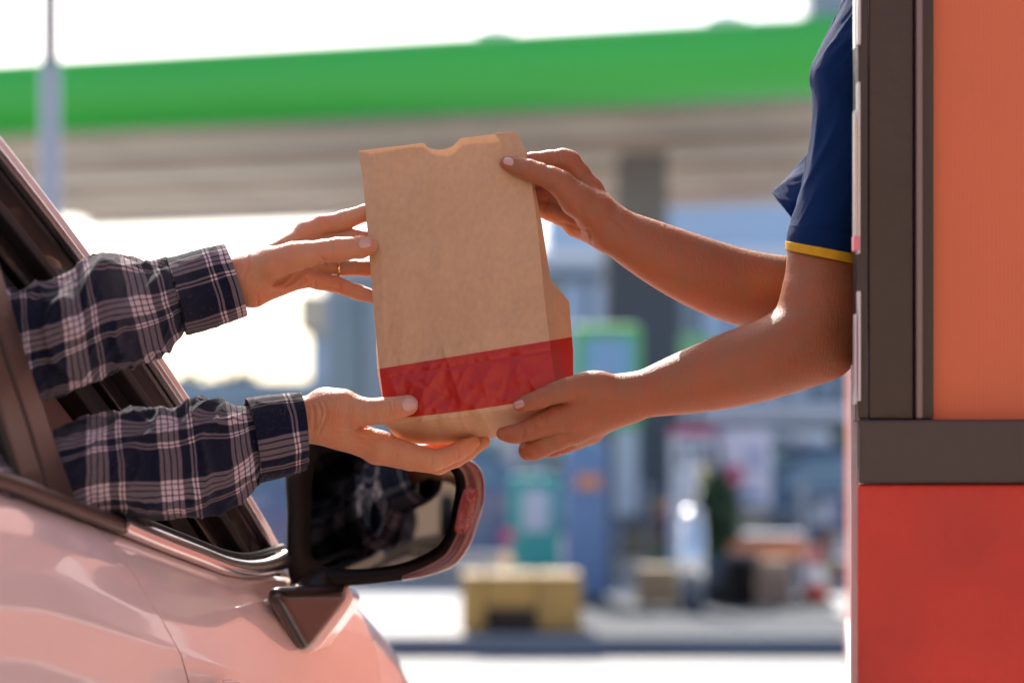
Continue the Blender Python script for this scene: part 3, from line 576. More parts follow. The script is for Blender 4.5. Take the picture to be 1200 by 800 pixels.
BV = np.array(V); mk('back_panel', W(BV), grid_faces(120, 60), KRAFT, bag, uv=band(BV, 120, 60, 117.5))
def gusset(side):
    V = []; n, m = 90, 24
    for i in range(n):
        t = i / (n - 1); fi = t * (nr - 1); k = int(fi); k2 = min(k + 1, nr - 1); q = fi - k
        f_ = FV[k * nc + (nc - 1 if side else 0)] * (1 - q) + FV[k2 * nc + (nc - 1 if side else 0)] * q
        bi = t * 119; kb = int(bi); kb2 = min(kb + 1, 119); qb = bi - kb; g_ = BV[kb * 60 + (59 if side else 0)] * (1 - qb) + BV[kb2 * 60 + (59 if side else 0)] * qb
        for j in range(m):
            s = j / (m - 1); p_ = f_ * (1 - s) + g_ * s; inn = 26 * (1 - min(1, t / .52)) + 1.5
            x = 1 - abs(2 * s - 1)
            if t < .56: p_ = p_ + np.array([(-1 if side else 1) * x * inn, 0, 0])
            else: p_ = p_ + np.array([(0 if side else -1) * x * 5 * math.sin(math.pi * (t - .56) / .44), 0, 0])
            V.append(p_)
    V = np.array(V); mk('side_panel', W(V), grid_faces(n, m), KRAFT, bag, uv=band(V, n, m, n - 2.5))
gusset(0); gusset(1)
V = []; n = 30
for j in range(nc):
    f_ = FV[(nr - 1) * nc + j]; g_ = BV[119 * 60: 120 * 60][min(59, int(round(j * 59 / (nc - 1))))]
    bj = j * 59 / (nc - 1); k = int(bj); k2 = min(k + 1, 59); g_ = BV[119 * 60 + k] * (1 - bj + k) + BV[119 * 60 + k2] * (bj - k)
    for i in range(n):
        s = i / (n - 1); p_ = f_ * (1 - s) + g_ * s; V.append(p_ + np.array([0, 3 * math.sin(math.pi * s) * math.sin(math.pi * j / (nc - 1)), crinkle(p_[0], p_[2], .4)]))
V = np.array(V); mk('bottom_panel', W(V), grid_faces(nc, n), KRAFT, bag, uv=np.full((len(V), 2), -1.))
# ================= car =================
CT = math.radians(15); CB = np.array([-.471, 1.98, 0.]); ET = np.array([math.sin(CT), math.cos(CT), 0]); EO = np.array([math.cos(CT), -math.sin(CT), 0])
def C(t, o, z): return CB + ET * t + EO * o + np.array([0, 0, z])
def CA(A): A = np.asarray(A, float); return CB + A[:, :1] * ET + A[:, 1:2] * EO + A[:, 2:3] * np.array([0, 0, 1.])
def ctz(px, py, o=0.):
    """(t, z) where the sight line through a photo point meets the car's side plane (outboard offset o)"""
    a_ = (px - 600) / F; t = (-CB[0] - EO[0] * o + a_ * (CB[1] + EO[1] * o)) / (ET[0] - a_ * ET[1]); Y = CB[1] + EO[1] * o + ET[1] * t
    return t, H + (560 - py) / F * Y
PAINT = mat('pearl_paint', (.92, .68, .62), .2, coat=1.0, var=.03, vs=3, spec=.5);  # white car: pink of the reflected red wall put into its base colour
BLK = mat('black_plastic', (.005, .004, .004), .5, bump=.05, bs=300, spec=.2); RUB = mat('rubber', (.015, .012, .012), .6, bump=.1, bs=200)
GLB = mat('gloss_pillar', (.050, .028, .023), .36, coat=.1, spec=.35); GLK = mat('window_trim', (.018, .011, .010), .25, coat=.5); CHR = mat('chrome', (.66, .63, .64), .27, metal=1)
TRIM = mat('interior_trim', (.32, .17, .14), .7, bump=.1, bs=160, var=.1); DARK = mat('dark_cabin', (.02, .016, .016), .75, bump=.1, bs=90)
GLS = bpy.data.materials.new('car_glass'); GLS.use_nodes = True; _n = GLS.node_tree; _p = _n.nodes['Principled BSDF']; _p.inputs['Base Color'].default_value = (.55, .62, .6, 1); _p.inputs['Roughness'].default_value = 0; _p.inputs['Transmission Weight'].default_value = 1; _p.inputs['IOR'].default_value = 1.1
car = empty('car', tuple(C(0, -.8, 0)), 'pearl white car, reflected pink put into its paint, with the driver window open and its door mirror below the hands', 'car')
ZB = lambda t: float(np.interp(t, [-2.4, -1.2, -.5, -.075, .3, .653, .8, .918, 1.08, 1.24, 1.5, 1.85, 2.05], [1.2, 1.20, 1.178, 1.146, 1.092, 1.04, 1.012, .975, .915, .84, .78, .70, .62]))
_bp = [ctz(x, y) for x, y in ((0, 575), (60, 596), (110, 615), (180, 641), (230, 660), (262, 671), (290, 675), (315, 675), (345, 678))]
_T = [-2.4, -1.2, -.5] + [q[0] for q in _bp] + [.918, 1.08, 1.24, 1.5, 1.85, 2.05]; _Z = [1.2, 1.20, 1.178] + [q[1] for q in _bp] + [.975, .915, .84, .78, .70, .62]
ZB = lambda t: float(np.interp(t, _T, _Z))
def OUT(t, q):
    """outboard offset of the flank at depth q below its top edge"""
    plan = float(np.interp(t, [-2.6, -2.2, -1.6, .9, 1.1, 1.3, 1.5, 1.7, 1.9, 2.05], [-.22, -.10, -.01, 0, -.012, -.045, -.10, -.19, -.34, -.5]))
    prof = float(np.interp(q, [0, .006, .02, .045, .08, .115, .125, .16, .24, .34, .46, .56, .70, .85], [0, .008, .020, .034, .044, .050, .048, .040, .047, .056, .058, .05, .03, .0]))
    # soft hollow in the doors under the crease
    return plan + prof
CRS = lambda t: .112 + .03 * max(0, min(1, (t + .1) / .9))
def flank(name, f0, f1, n, zlo=.27, m=90, parent=car, mt=PAINT):
    V = []
    for i in range(n):
        for j in range(m):
            q = (j / (m - 1)) ** 1.35 * 1.0; s = i / (n - 1)
            t0 = s
            # depth below the top edge depends on t; iterate once for the slanted cut
            z = ZB(f0(1.0) * (1 - s) + f1(1.0) * s); z = z - q * (z - zlo); t = f0(z) * (1 - s) + f1(z) * s
            top = ZB(t); z = top - q * (top - zlo); dd = (top - z) * .115 / CRS(t); V.append((t, OUT(t, dd), z))
    o = mk(name, CA(V), grid_faces(n, m), mt, parent); mod(o, 'SOLIDIFY', thickness=.003, offset=0); mod(o, 'EDGE_SPLIT', split_angle=math.radians(50)); return o
cut = lambda z: float(np.interp(z, [0, .80, .90, 1.0, 1.107, 1.4], [.34, .335, .30, .19, .075, -.2]))
G = .0016
r1 = flank('door', lambda z: -1.15, lambda z: cut(z) - G, 50); r2 = flank('door', lambda z: cut(z) + G, lambda z: .915 - G, 60); r3 = flank('fender', lambda z: .915 + G, lambda z: 2.04, 70)
r4 = flank('rear_quarter', lambda z: -2.5, lambda z: -1.15 - 2 * G, 40)
flank('inner_panel', lambda z: -2.45, lambda z: 1.9, 60, mt=RUB).location += Vector(tuple(-EO * .010))
# far flank, bonnet, roof, screen
V = [(t, -1.75 - OUT(t, q), ZB(t) - q) for t in np.linspace(-2.5, 2.04, 50) for q in np.linspace(0, .8, 24)]; mk('far_flank', CA(V), grid_faces(50, 24), PAINT, car)
V = []
for t in np.linspace(.74, 2.05, 60):
    for s in np.linspace(0, 1, 50):
        o0 = OUT(t, 0); o_ = o0 + (-1.75 - 2 * o0) * s; e = math.sin(math.pi * s); V.append((t, o_, ZB(t) + .085 * e ** .55 * max(.25, min(1, (2.2 - t) / 1.0))))
mk('bonnet', CA(V), grid_faces(60, 50), PAINT, car)
mk('front_bumper', CA([(2.03 + .06 * math.sin(math.pi * q), -.5 + (-.75) * s, .66 - q * .42) for s in np.linspace(0, 1, 20) for q in np.linspace(0, 1, 10)]), grid_faces(20, 10), PAINT, car)
# pillar line: near-side window frame. inboard lean grows with height
def lean(z, t): return -.24 * max(0, z - ZB(t) + .0)
def ppt(px, py, off=0.):
    """photo point -> car (t,o,z) on the leaning side-window plane"""
    o = 0.
    for _ in range(12): t, z = ctz(px, py, o + off); o = -.26 * max(0, z - ZB(t))
    return np.array([t, o + off, z])
A0 = ppt(333, 645); A1 = ppt(0, 158); Ad = A1 - A0
def bar(name, p0, p1, prof, mt, parent, bend=0.02, n=24, ext=0.0):
    """prof: closed list of (across, inboard) offsets swept from p0 to p1 (car coordinates)"""
    p0, p1 = np.array(p0, float), np.array(p1, float); d = (p1 - p0); d2 = d / np.linalg.norm(d); out = np.array([0, 1., 0]); out -= d2 * (out @ d2); out /= np.linalg.norm(out); ac = np.cross(d2, out)
    V = []
    for i in range(n):
        s = i / (n - 1) * (1 + ext); c_ = p0 + d * s + np.array([0, 0, 1]) * bend * 4 * (s * (1 - s))
        for a_, b_ in prof: V.append(c_ + ac * a_ + out * b_)
    m_ = len(prof); fs = [tuple(f) for f in grid_faces(n, m_, wrap=True)] + [tuple(range(m_)), tuple(range((n - 1) * m_, n * m_))]
    o = mk(name, CA(V), fs, mt, parent, smooth=False); bevel(o, .0025, 2); return o
def rect(a0, a1, b0, b1): return [(a0, b0), (a1, b0), (a1, b1), (a0, b1)]
sgn = 1 if np.cross(Ad / np.linalg.norm(Ad), [0, 1., 0])[0] < 0 else -1      # make 'across' point rearwards and down, into the window
def rr(a0, a1, b0, b1): return rect(*(sorted((sgn * a0, sgn * a1))), b0, b1)
E_ = 1.25
AP = bar('a_pillar', A0, A1, rr(0, .013, -.05, 0), PAINT, car, ext=.25)
bar('pillar_moulding', A0, A1, rr(.014, .025, -.05, .003), CHR, car, ext=.25)
bar('pillar_trim', A0, A1, rr(.026, .062, -.05, -.006), GLK, car, ext=.25)
bar('window_seal', A0, A1, rr(.063, .076, -.05, .0), RUB, car, ext=.25); bar('window_channel', A0, A1, rr(.077, .100, -.05, -.016), GLK, car, ext=.25)
bar('window_seal', A0, A1, rr(.105, .135, -.07, -.022), RUB, car, ext=.25); bar('inner_pillar', A0, A1, rr(.136, .19, -.12, -.05), TRIM, car, ext=.25)
bar('a_pillar', A0 + [0, -1.69, 0], A1 + [0, -1.30, 0], rr(0, .09, -.05, 0), TRIM, car, ext=.25)
# centre pillar: two slanting gloss panels with a gap
def strip(name, q, d, mt, off=.0, parent=car):
    P = [ppt(x, y, off) for x, y in q]; V = [tuple(p) for p in P] + [tuple(p + np.array([0, -d, 0])) for p in P]; n = len(P)
    o = mk(name, CA(V), [tuple(range(n)), tuple(range(2 * n - 1, n - 1, -1))] + [(i, n + i, n + (i + 1) % n, (i + 1) % n) for i in range(n)], mt, parent, smooth=False); bevel(o, .003, 3); return o
strip('centre_pillar', [(97, 605), (64, 590), (10, 420), (-30, 300), (-80, 150), (-104, 78), (-74, 78), (-50, 150), (-3, 300), (33, 420), (66, 520)], .02, GLB, .006)
strip('centre_pillar', [(62, 590), (30, 576), (-20, 420), (-58, 300), (-105, 150), (-129, 78), (-107, 78), (-83, 150), (-33, 300), (7, 420)], .02, GLB, .006)
strip('rear_window', [(29, 574), (-350, 470), (-560, 250), (-120, 150), (-60, 300), (-22, 420)], .006, GLS, -.012)
strip('window_seal', [(34, 580), (24, 572), (-27, 420), (-66, 300), (-112, 150), (-137, 78), (-129, 78), (-104, 150), (-57, 300), (-18, 420)], .03, RUB, .003)
# belt mouldings
def belt(name, pts, h, d, mt, off=.006, n=60, lift=.006):
    P = spline([ppt(x, y, off) for x, y in pts], n); V = []; prof = [(-.5, 0), (-.5, .5), (-.3, .9), (0, 1), (.3, .9), (.5, .5), (.5, 0), (.2, -.6), (-.2, -.6)]
    for i, p in enumerate(P):
        e = 1 - .0 * i
        for a_, b_ in prof: V.append((p[0], p[1] + b_ * d, p[2] + lift + a_ * h))
    m_ = len(prof); return mk(name, CA(V), [tuple(f) for f in grid_faces(n, m_, wrap=True)] + [tuple(range(m_)), tuple(range((n - 1) * m_, n * m_))], mt, car)
belt('belt_moulding', [(-600, 420), (-200, 522), (0, 571), (60, 593), (110, 612), (140, 623)], .017, .012, GLB)
belt('belt_moulding', [(135, 619), (180, 638), (230, 657), (262, 669), (290, 673), (315, 669), (336, 660)], .022, .014, CHR, lift=.007)
belt('belt_rubber', [(125, 608), (180, 628), (230, 647), (262, 659), (290, 662), (330, 651)], .008, .006, RUB, off=-.004, lift=.012)
# cabin
def slab(name, A, mt, th=.02, sm=True, parent=car):
    nu, nv = A.shape[:2]; o = mk(name, CA(A.reshape(-1, 3)), grid_faces(nu, nv), mt, parent, smooth=sm); mod(o, 'SOLIDIFY', thickness=th, offset=0); return o
def patch(c00, c10, c11, c01, nu=14, nv=14, bulge=(0, 0, 0)):
    c00, c10, c11, c01, b_ = map(lambda q: np.array(q, float), (c00, c10, c11, c01, bulge)); A = np.zeros((nu, nv, 3))
    for i in range(nu):
        for j in range(nv):
            s, t_ = i / (nu - 1), j / (nv - 1); A[i, j] = c00 * (1-s)*(1-t_) + c10 * s*(1-t_) + c11 * s*t_ + c01 * (1-s)*t_ + b_ * math.sin(math.pi * s) * math.sin(math.pi * t_)
    return A
A2 = A0 + Ad * 1.22; zr = A2[2]; print('roof', A2)
slab('roof', patch(A2 + [0, .0, 0], (A2[0] - 1.9, A2[1], zr - .03), (A2[0] - 1.9, -1.75 - A2[1], zr - .03), (A2[0], -1.75 - A2[1], zr), 20, 20, (0, 0, .07)), PAINT, .03)
slab('roof_rail', patch(A2 + [.02, .004, -.03], (A2[0] - 1.9, A2[1] + .004, zr - .06), (A2[0] - 1.9, A2[1] + .012, zr + .0), A2 + [.02, .012, .02], 14, 4), PAINT, .02)
slab('windscreen', patch(A0 + [.06, -.06, -.02], A2 + [.03, -.06, 0], A2 + [.03, -1.69 - 2 * A2[1] + .06, 0], A0 + [.06, -1.69, -.02], 16, 20, (.06, 0, .02)), GLS, .005)
slab('cabin_floor', patch((.9, -.05, .32), (-1.8, -.05, .32), (-1.8, -1.7, .32), (.9, -1.7, .32)), DARK)
slab('dashboard', patch((.60, -.06, .98), (.80, -.06, 1.0), (.80, -1.69, 1.0), (.60, -1.69, .98), 12, 20, (0, 0, .05)), DARK, .05)
slab('dashboard', patch((.60, -.06, .96), (.62, -.06, .4), (.62, -1.69, .4), (.60, -1.69, .96)), DARK, .04)
slab('door_card', patch((.72, -.045, .99), (-.9, -.03, 1.12), (-.9, -.06, .35), (.72, -.06, .35), 20, 12, (0, -.03, 0)), TRIM, .03)
slab('far_door', patch((.72, -1.70, 1.02), (-1.9, -1.70, 1.16), (-1.9, -1.70, .35), (.72, -1.70, .35), 20, 12, (0, .03, 0)), TRIM, .04)
slab('rear_wall', patch((-1.9, -.05, .35), (-2.1, -.3, 1.5), (-2.1, -1.45, 1.5), (-1.9, -1.7, .35)), DARK, .04)
for oo in (-.42, -1.3):
    sb = patch((.12, oo + .25, .66), (-.42, oo + .25, .60), (-.42, oo - .25, .60), (.12, oo - .25, .66), 14, 14, (0, 0, .05)); s1 = slab('seat', sb, TRIM, .12)
    slab('seat_back', patch((-.44, oo + .24, .58), (-.66, oo + .2, 1.22), (-.66, oo - .2, 1.22), (-.44, oo - .24, .58), 14, 14, (-.05, 0, 0)), TRIM, .10)
    slab('headrest', patch((-.66, oo + .12, 1.27), (-.70, oo + .1, 1.44), (-.70, oo - .1, 1.44), (-.66, oo - .12, 1.27), 10, 10, (-.02, 0, 0)), TRIM, .08)
w_ = MB(); cc = np.array([.34, -.42, .93]); ax = np.array([-.85, 0, .53]); e1 = np.array([0, 1., 0]); e2 = np.cross(ax, e1)
w_.tube([tuple(CA([cc + (e1 * math.cos(q) + e2 * math.sin(q)) * .185])[0]) for q in np.linspace(0, 2 * math.pi, 40)], .015, 10); 
for q in (0, math.pi, -math.pi / 2): w_.tube([tuple(CA([cc])[0]), tuple(CA([cc + (e1 * math.cos(q) + e2 * math.sin(q)) * .18])[0])], [.03, .014], 10)
w_.tube([tuple(CA([cc])[0]), tuple(CA([cc + np.array([.3, 0, -.12])])[0])], .03, 12); w_.build('steering_wheel', DARK, car, smooth=True)
# wheels
def wheel(t, o):
    V = []; R_ = .34; n = 48; prof = [(.20, -.10), (.325, -.11), (R_, -.09), (R_, .09), (.325, .11), (.235, .10), (.225, .06)]
    for i in range(n):
        a_ = 2 * math.pi * i / n
        for r_, x_ in prof: V.append((t + r_ * math.cos(a_), o + x_, .34 + r_ * math.sin(a_)))
    fs = [(i * 7 + j, i * 7 + j + 1, ((i + 1) % n) * 7 + j + 1, ((i + 1) % n) * 7 + j) for i in range(n) for j in range(6)]; w0 = mk('wheel', CA(V), fs, RUB, car)
    m_ = MB()
    for k in range(5):
        a_ = 2 * math.pi * k / 5; c_, s_ = math.cos(a_), math.sin(a_); p = lambda r_, u_, x_: tuple(C(t + r_ * c_ - u_ * s_, o + x_, .34 + r_ * s_ + u_ * c_))
        m_.add([p(.02, -.03, .09), p(.02, .03, .09), p(.23, .02, .07), p(.23, -.02, .07), p(.02, -.03, .05), p(.02, .03, .05), p(.23, .02, .03), p(.23, -.02, .03)], [(0, 1, 2, 3), (7, 6, 5, 4), (0, 4, 5, 1), (1, 5, 6, 2), (2, 6, 7, 3), (3, 7, 4, 0)])
    m_.tube([tuple(C(t, o + .03, .34)), tuple(C(t, o + .10, .34))], .05, 20); m_.build('rim', CHR, w0, bv=.003)
for t_ in (1.42, -1.35):
    for o_ in (-.06, -1.69): wheel(t_, o_)
# door handle just below the frame edge
P_ = np.array([ctz(212, 812, .05), ctz(262, 806, .05)]); hb = MB(); hp = [C(P_[0, 0] + (P_[1, 0] - P_[0, 0]) * s, .055 + .022 * math.sin(math.pi * s) ** .5, P_[0, 1] + (P_[1, 1] - P_[0, 1]) * s) for s in np.linspace(0, 1, 14)]
hb.tube([tuple(q) for q in hp], .011, 12); hb.build('door_handle', PAINT, r1, smooth=True)
# ---- door mirror ----
wm = 262.0
def loop(pts, n=140):
    P = np.array(list(pts) + [pts[0]], float); P = spline(np.vstack([P[-3], P[-2], P, P[1], P[2]]), 2000); d = np.linalg.norm(P - np.array(pts[0]), axis=1)
    # keep exactly one turn
    k = np.argmin(d[:900]); k2 = 1000 + np.argmin(d[1000:]); P = P[k:k2]; s = np.r_[0, np.cumsum(np.linalg.norm(np.diff(P, axis=0), axis=1))]; q = np.linspace(0, s[-1], n, endpoint=False)
    return np.stack([np.interp(q, s, P[:, i]) for i in (0, 1)], 1)
OUTL = loop([(336, 600), (334, 560), (337, 528), (352, 512), (390, 509), (450, 513), (505, 522), (545, 536), (560, 546), (567, 563), (566, 590), (558, 618), (549, 640), (532, 662), (505, 673), (469, 680), (412, 686), (360, 687.5), (342, 684), (337, 660), (336, 630)])
INN = loop([(362, 600), (361, 565), (364, 535), (374, 527), (400, 524), (450, 527), (490, 535), (517, 546), (529, 556), (532, 570), (529, 595), (522, 622), (508, 641), (470, 658), (424, 664.5), (385, 663), (369, 655), (363, 642), (361.5, 625)])
def ring_lerp(A, B_, s): return A * (1 - s) + B_ * s
ctr = OUTL.mean(0)
def wtilt(P): return wm - .10 * (P[:, 0] - 450)      # face turned towards the driver
def loft(name, rings, mt, parent, close_end=False, mi=None):
    V = np.concatenate([np.column_stack([r_[0], r_[1]]) for r_ in rings]); n = len(rings[0][0]); fs = [tuple(f) for f in grid_faces(len(rings), n, wrap=True)]
    if close_end: fs.append(tuple(range((len(rings) - 1) * n, len(rings) * n)))
    return mk(name, W(V), fs, mt, parent)
def hull_sdf(sd, T, r, k=7, n=24):
    """fills the solid between corner points T with overlapping round beads: a moulded, soft-edged wedge"""
    T = np.array(T, float)
    for i in range(n):
        for j in range(n - i):
            a_, b_ = i / (n - 1), j / (n - 1); p = T[0] * a_ + T[1] * b_ + T[2] * (1 - a_ - b_); q = T[3] * a_ + T[4] * b_ + T[5] * (1 - a_ - b_); sd.cap(p, q, r, r, k)
ms_ = SDF((296, 660, 80), (440, 780, 360), 2.0)
hull_sdf(ms_, [(323, 697, 124), (354, 752, 214), (396, 696, 268), (330, 702, 170), (358, 748, 250), (398, 697, 300)], 7)
for p_, q_, r1_, r2_ in (((350, 696, 215), (378, 682, 292), 13, 18), ((392, 694, 275), (398, 680, 300), 9, 14)): ms_.cap(p_, q_, r1_, r2_, 10)
P_, F_ = ms_.mesh(); mk('mirror_stalk', W(P_), F_, mat('mirror_foot', (.014, .008, .007), .34, coat=.3), car)
ms_ = SDF((330, 670, 190), (450, 790, 400), 2.0)
hull_sdf(ms_, [(362, 755, 246), (404, 697, 286), (384, 725, 262), (374, 752, 310), (412, 700, 345), (395, 724, 330)], 6.5)
P_, F_ = ms_.mesh(); mk('mirror_foot_cover', W(P_), F_, PAINT, car)
mroot = mk('mirror_housing', np.zeros((3, 3)) + W([(450, 690, 300)])[0], [], PAINT, car) if False else None
rings = []
for s in np.linspace(0, 1, 26):
    k = math.sqrt(max(0, 1 - (s * .985) ** 2.6)); P = ctr + (OUTL - ctr) * k; P[:, 0] += 8 * s; rings.append((P, wtilt(OUTL) + 14 + 125 * s))
mh = loft('mirror_housing', rings, PAINT, car, True)
loft('mirror_bezel', [(ctr + (OUTL - ctr) * .995, wtilt(OUTL) + 16), (ctr + (OUTL - ctr) * 1.0, wtilt(OUTL) + 6), (ctr + (OUTL - ctr) * .985, wtilt(OUTL) + .5), (ctr + (OUTL - ctr) * .96, wtilt(OUTL) - 1), (ring_lerp(OUTL, INN, .55), wtilt(OUTL) + 1), (ring_lerp(OUTL, INN, .8), wtilt(OUTL) + 5), (INN, wtilt(INN) + 14), (ctr + (INN - ctr) * .9, wtilt(INN) + 26)], BLK, mh)
# painted outer cheek with the indicator lens
kk = np.arange(44, 99); m_ck = len(kk); rowsC = []
for q in np.linspace(0, 1, 9):
    wd_ = .60 * np.sin(np.pi * np.linspace(.08, .97, m_ck)) ** .45; f_ = (.015 + q * wd_)[:, None]
    P = OUTL[kk] * (1 - f_) + INN[kk] * f_; rowsC.append(np.column_stack([P, wtilt(P) - 3 - 5 * math.sin(math.pi * min(1, q * 1.15 + .1))]))
rowsC.insert(0, np.column_stack([OUTL[kk] + (OUTL[kk] - ctr) * .004, wtilt(OUTL[kk]) + 16])); Vk = np.concatenate(rowsC)
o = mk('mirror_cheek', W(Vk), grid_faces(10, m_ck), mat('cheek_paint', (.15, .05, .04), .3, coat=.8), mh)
LENS = mat('indicator_lens', (.42, .05, .035), .12, coat=1, bump=1.0, bs=420, var=.5, vs=260)
lp = loop([(546, 571), (560, 573), (559, 590), (552, 618), (545, 627), (533, 623), (535, 605), (540, 584)], 48); lc = lp.mean(0)
loft('indicator', [(lp, wtilt(lp) - 2), (lc + (lp - lc) * .95, wtilt(lp) - 9), (lc + (lp - lc) * .7, wtilt(lp) - 10.5), (lc + (lp - lc) * .1, wtilt(lp) - 10.5)], LENS, mh, True)
# the glass: its normal halves the angle between the camera and the driver
MG = mat('mirror_glass', (.15, .17, .19), .02, metal=1)
gc = W([[450, 595, wm + 8]])[0]; eye = np.array([0, 0, H]); tgt = W([[215, 545, -110]])[0]; v1 = (eye - gc) / np.linalg.norm(eye - gc); v2 = (tgt - gc) / np.linalg.norm(tgt - gc); nm = (v1 + v2); nm /= np.linalg.norm(nm)
VG = []; GL = ctr + (INN - ctr) * 1.02
gr = [];
for s in np.linspace(.02, 1, 12): gr.append(ctr + (GL - ctr) * s)
GR = np.concatenate(gr)
def onplane(P):
    out = []
    for u, v in P:
        d_ = np.array([(u - 600) / F, 1, (560 - v) / F]); k = ((gc - eye) @ MN) / (d_ @ MN); out.append(eye + d_ * k)
    return np.array(out)
MN = nm
print('mirror normal', MN)
gv = onplane(GR); mk('mirror_glass', gv, [tuple(f) for f in grid_faces(12, 140, wrap=True)] + [tuple(range(140))], MG, mh)
# ================= the drive-thru building on the right =================
def wall_mat(name, c, rough=.75, var=.12): return mat(name, c, rough, var=var, vs=6, bump=.22, bs=70, detail=10)
BRN = wall_mat('brown_frame', (.046, .027, .019), .5, .18); ORG = mat('orange_blind', (.68, .165, .075), .8, var=.07, vs=2.2, bump=.12, bs=160); 
_nt = ORG.node_tree; _tc = _nt.nodes.new('ShaderNodeTexCoord'); _wv = _nt.nodes.new('ShaderNodeTexWave'); _wv.inputs['Scale'].default_value = 70; _wv.inputs['Distortion'].default_value = .3; _nt.links.new(_tc.outputs['Object'], _wv.inputs['Vector'])
_b = _nt.nodes.new('ShaderNodeBump'); _b.inputs['Strength'].default_value = .08; _b.inputs['Distance'].default_value = .002; _nt.links.new(_wv.outputs['Fac'], _b.inputs['Height']); _nt.links.new(_b.outputs[0], _nt.nodes['Principled BSDF'].inputs['Normal'])
REDW = wall_mat('red_wall', (.58, .040, .022), .6, .24)
GRYB = wall_mat('brown_sill', (.056, .038, .031), .5, .15); MVE = mat('aluminium_edge', (.20, .145, .15), .35, metal=.4); PNK = wall_mat('cream_edge', (.78, .62, .60), .6, .06); INT = wall_mat('inner_wall', (.20, .15, .12), .8)
YW = 2.15
def Z(py): return H + (560 - py) / F * YW
def X(px): return (px - 600) / F * YW
bld = empty('drive_thru_building', (X(1300), YW + .6, 0), 'red and orange building with brown window frame on the right', 'building')
SL = .1736
def fbar(name, x0, x1, y0, y1, z0, z1, mt, bv=.003, sl=SL):
    """a board of the end wall; its left edge follows the side wall's direction"""
    mm = MB(); mm.prism([(x0 + sl * (y0 - YW), y0, z0), (x1, y0, z0), (x1, y1, z0), (x0 + sl * (y1 - YW), y1, z0)], (0, 0, z1 - z0)); return mm.build(name, mt, bld, bv=bv)
fbar('red_wall', X(1005), 2.6, YW, YW + .10, 0, Z(567), REDW); fbar('sill_band', X(1006), 2.6, YW - .012, YW + .11, Z(567) + .001, Z(492), GRYB)
ztop = 3.0; zs = Z(492) + .001
fbar('window_post', X(1005), X(1017.5), YW, YW + .10, zs, ztop, BRN, .002); fbar('window_post', X(1018), X(1071), YW + .002, YW + .10, zs, ztop, BRN, .002)
fbar('frame_edge', X(1073), X(1081), YW - .003, YW + .09, zs, ztop, MVE, .002, 0); fbar('window_post', X(1081.5), X(1097), YW + .012, YW + .10, zs, ztop, BRN, .002, 0)
fbar('orange_panel', X(1097.5), 2.6, YW + .03, YW + .06, zs, ztop, ORG, .001, 0); fbar('back_board', X(1097.5), 2.6, YW + .065, YW + .10, zs, ztop, INT, .001, 0); fbar('lintel', X(1005), 2.7, YW - .01, YW + .12, ztop + .001, ztop + .4, REDW)
# side wall that runs back along the lane
sd0 = np.array([X(1005) + SL * .10 + .001, YW + .101]); far = np.array([(1000 - 600) / F * 3.35, 3.35]); dv = far - sd0; ln = np.linalg.norm(dv); dv /= ln; nv = np.array([dv[1], -dv[0]])
def side(name, s0, s1, z0, z1, d0, d1, mt, bv=.003):
    P = [sd0 + dv * s0 + nv * d0, sd0 + dv * s1 + nv * d0, sd0 + dv * s1 + nv * d1, sd0 + dv * s0 + nv * d1]; mm = MB(); mm.prism([(p[0], p[1], z0) for p in P], (0, 0, z1 - z0)); return mm.build(name, mt, bld, bv=bv)
def Zs(py, Y): return H + (560 - py) / F * Y
TER = wall_mat('terracotta_wall', (.52, .17, .12), .7); side('side_wall', .0, 1.3, 0, .86, 0, .1, TER); side('corner_strip', -.02, .05, 0, Zs(428, 2.24), -.0085, -.0005, PNK, .001); side('counter', .0, 1.3, .861, .90, -.012, .45, PNK); side('side_wall', 1.30, 5.5, 0, 3.4, 0, .1, TER)
side('cream_post', 1.18, 1.30, .901, 3.0, -.004, .1, PNK); side('lintel', .0, 1.3, 2.2, 3.4, 0.001, .1, REDW)
side('inner_wall', -.05, 5.5, 0, 3.4, 1.9, 2.0, INT); side('inner_wall', 1.3, 1.4, 0, 3.4, .11, 1.9, INT); side('roof_slab', .0, 5.5, 3.401, 3.55, 0.0, 2.1, BRN)
fl = [sd0 + dv * 0 + nv * .1, sd0 + dv * 5.5 + nv * .1, sd0 + dv * 5.5 + nv * 1.9, sd0 + nv * 1.9]; mm = MB(); mm.prism([(p[0], p[1], .06) for p in fl], (0, 0, .04)); mm.build('inner_floor', INT, bld)
m = MB(); p = W([(994, 412, 300), (1003, 405, 20), (1003, 802, 20), (994, 802, 300)])
# price holders stuck to the window post, seen edge-on
ACR = mat('acrylic', (.62, .56, .58), .25, coat=.4); YST = mat('yellow_card', (.85, .55, .18), .6); PST = mat('pink_card', (.75, .22, .25), .6)
def holder(px, y0, y1, lab, wide=5, cards=True):
    h0 = empty('price_holder', (X(px), YW + .04, Z(y1)), lab, 'sign holder', 'sign holders on the window post'); g = .0
    mm = MB(); mm.box((X(px) + .001, YW - .002, (Z(y0) + Z(y1)) / 2), (.0030, .012, Z(y0) - Z(y1))); mm.build('front_sheet', ACR, h0, bv=.0006)
    mm = MB(); mm.box((X(px - 3.2), YW - .002, (Z(y0 + 30) + Z(y1)) / 2), (.0020, .012, (Z(y0) - Z(y1)) * .82)); mm.build('back_sheet', ACR, h0, bv=.0005)
    if cards:
        mm = MB(); mm.box((X(px - 1.6), YW - .002, (Z(y0 + 42) + Z(y1)) / 2), (.0012, .011, (Z(y0) - Z(y1)) * .74)); mm.build('card', YST, h0)
        mm = MB(); mm.box((X(px - 1.5), YW - .002, Z(y1 - 12)), (.0066, .014, .016)); mm.build('clip', PST, h0, bv=.001)
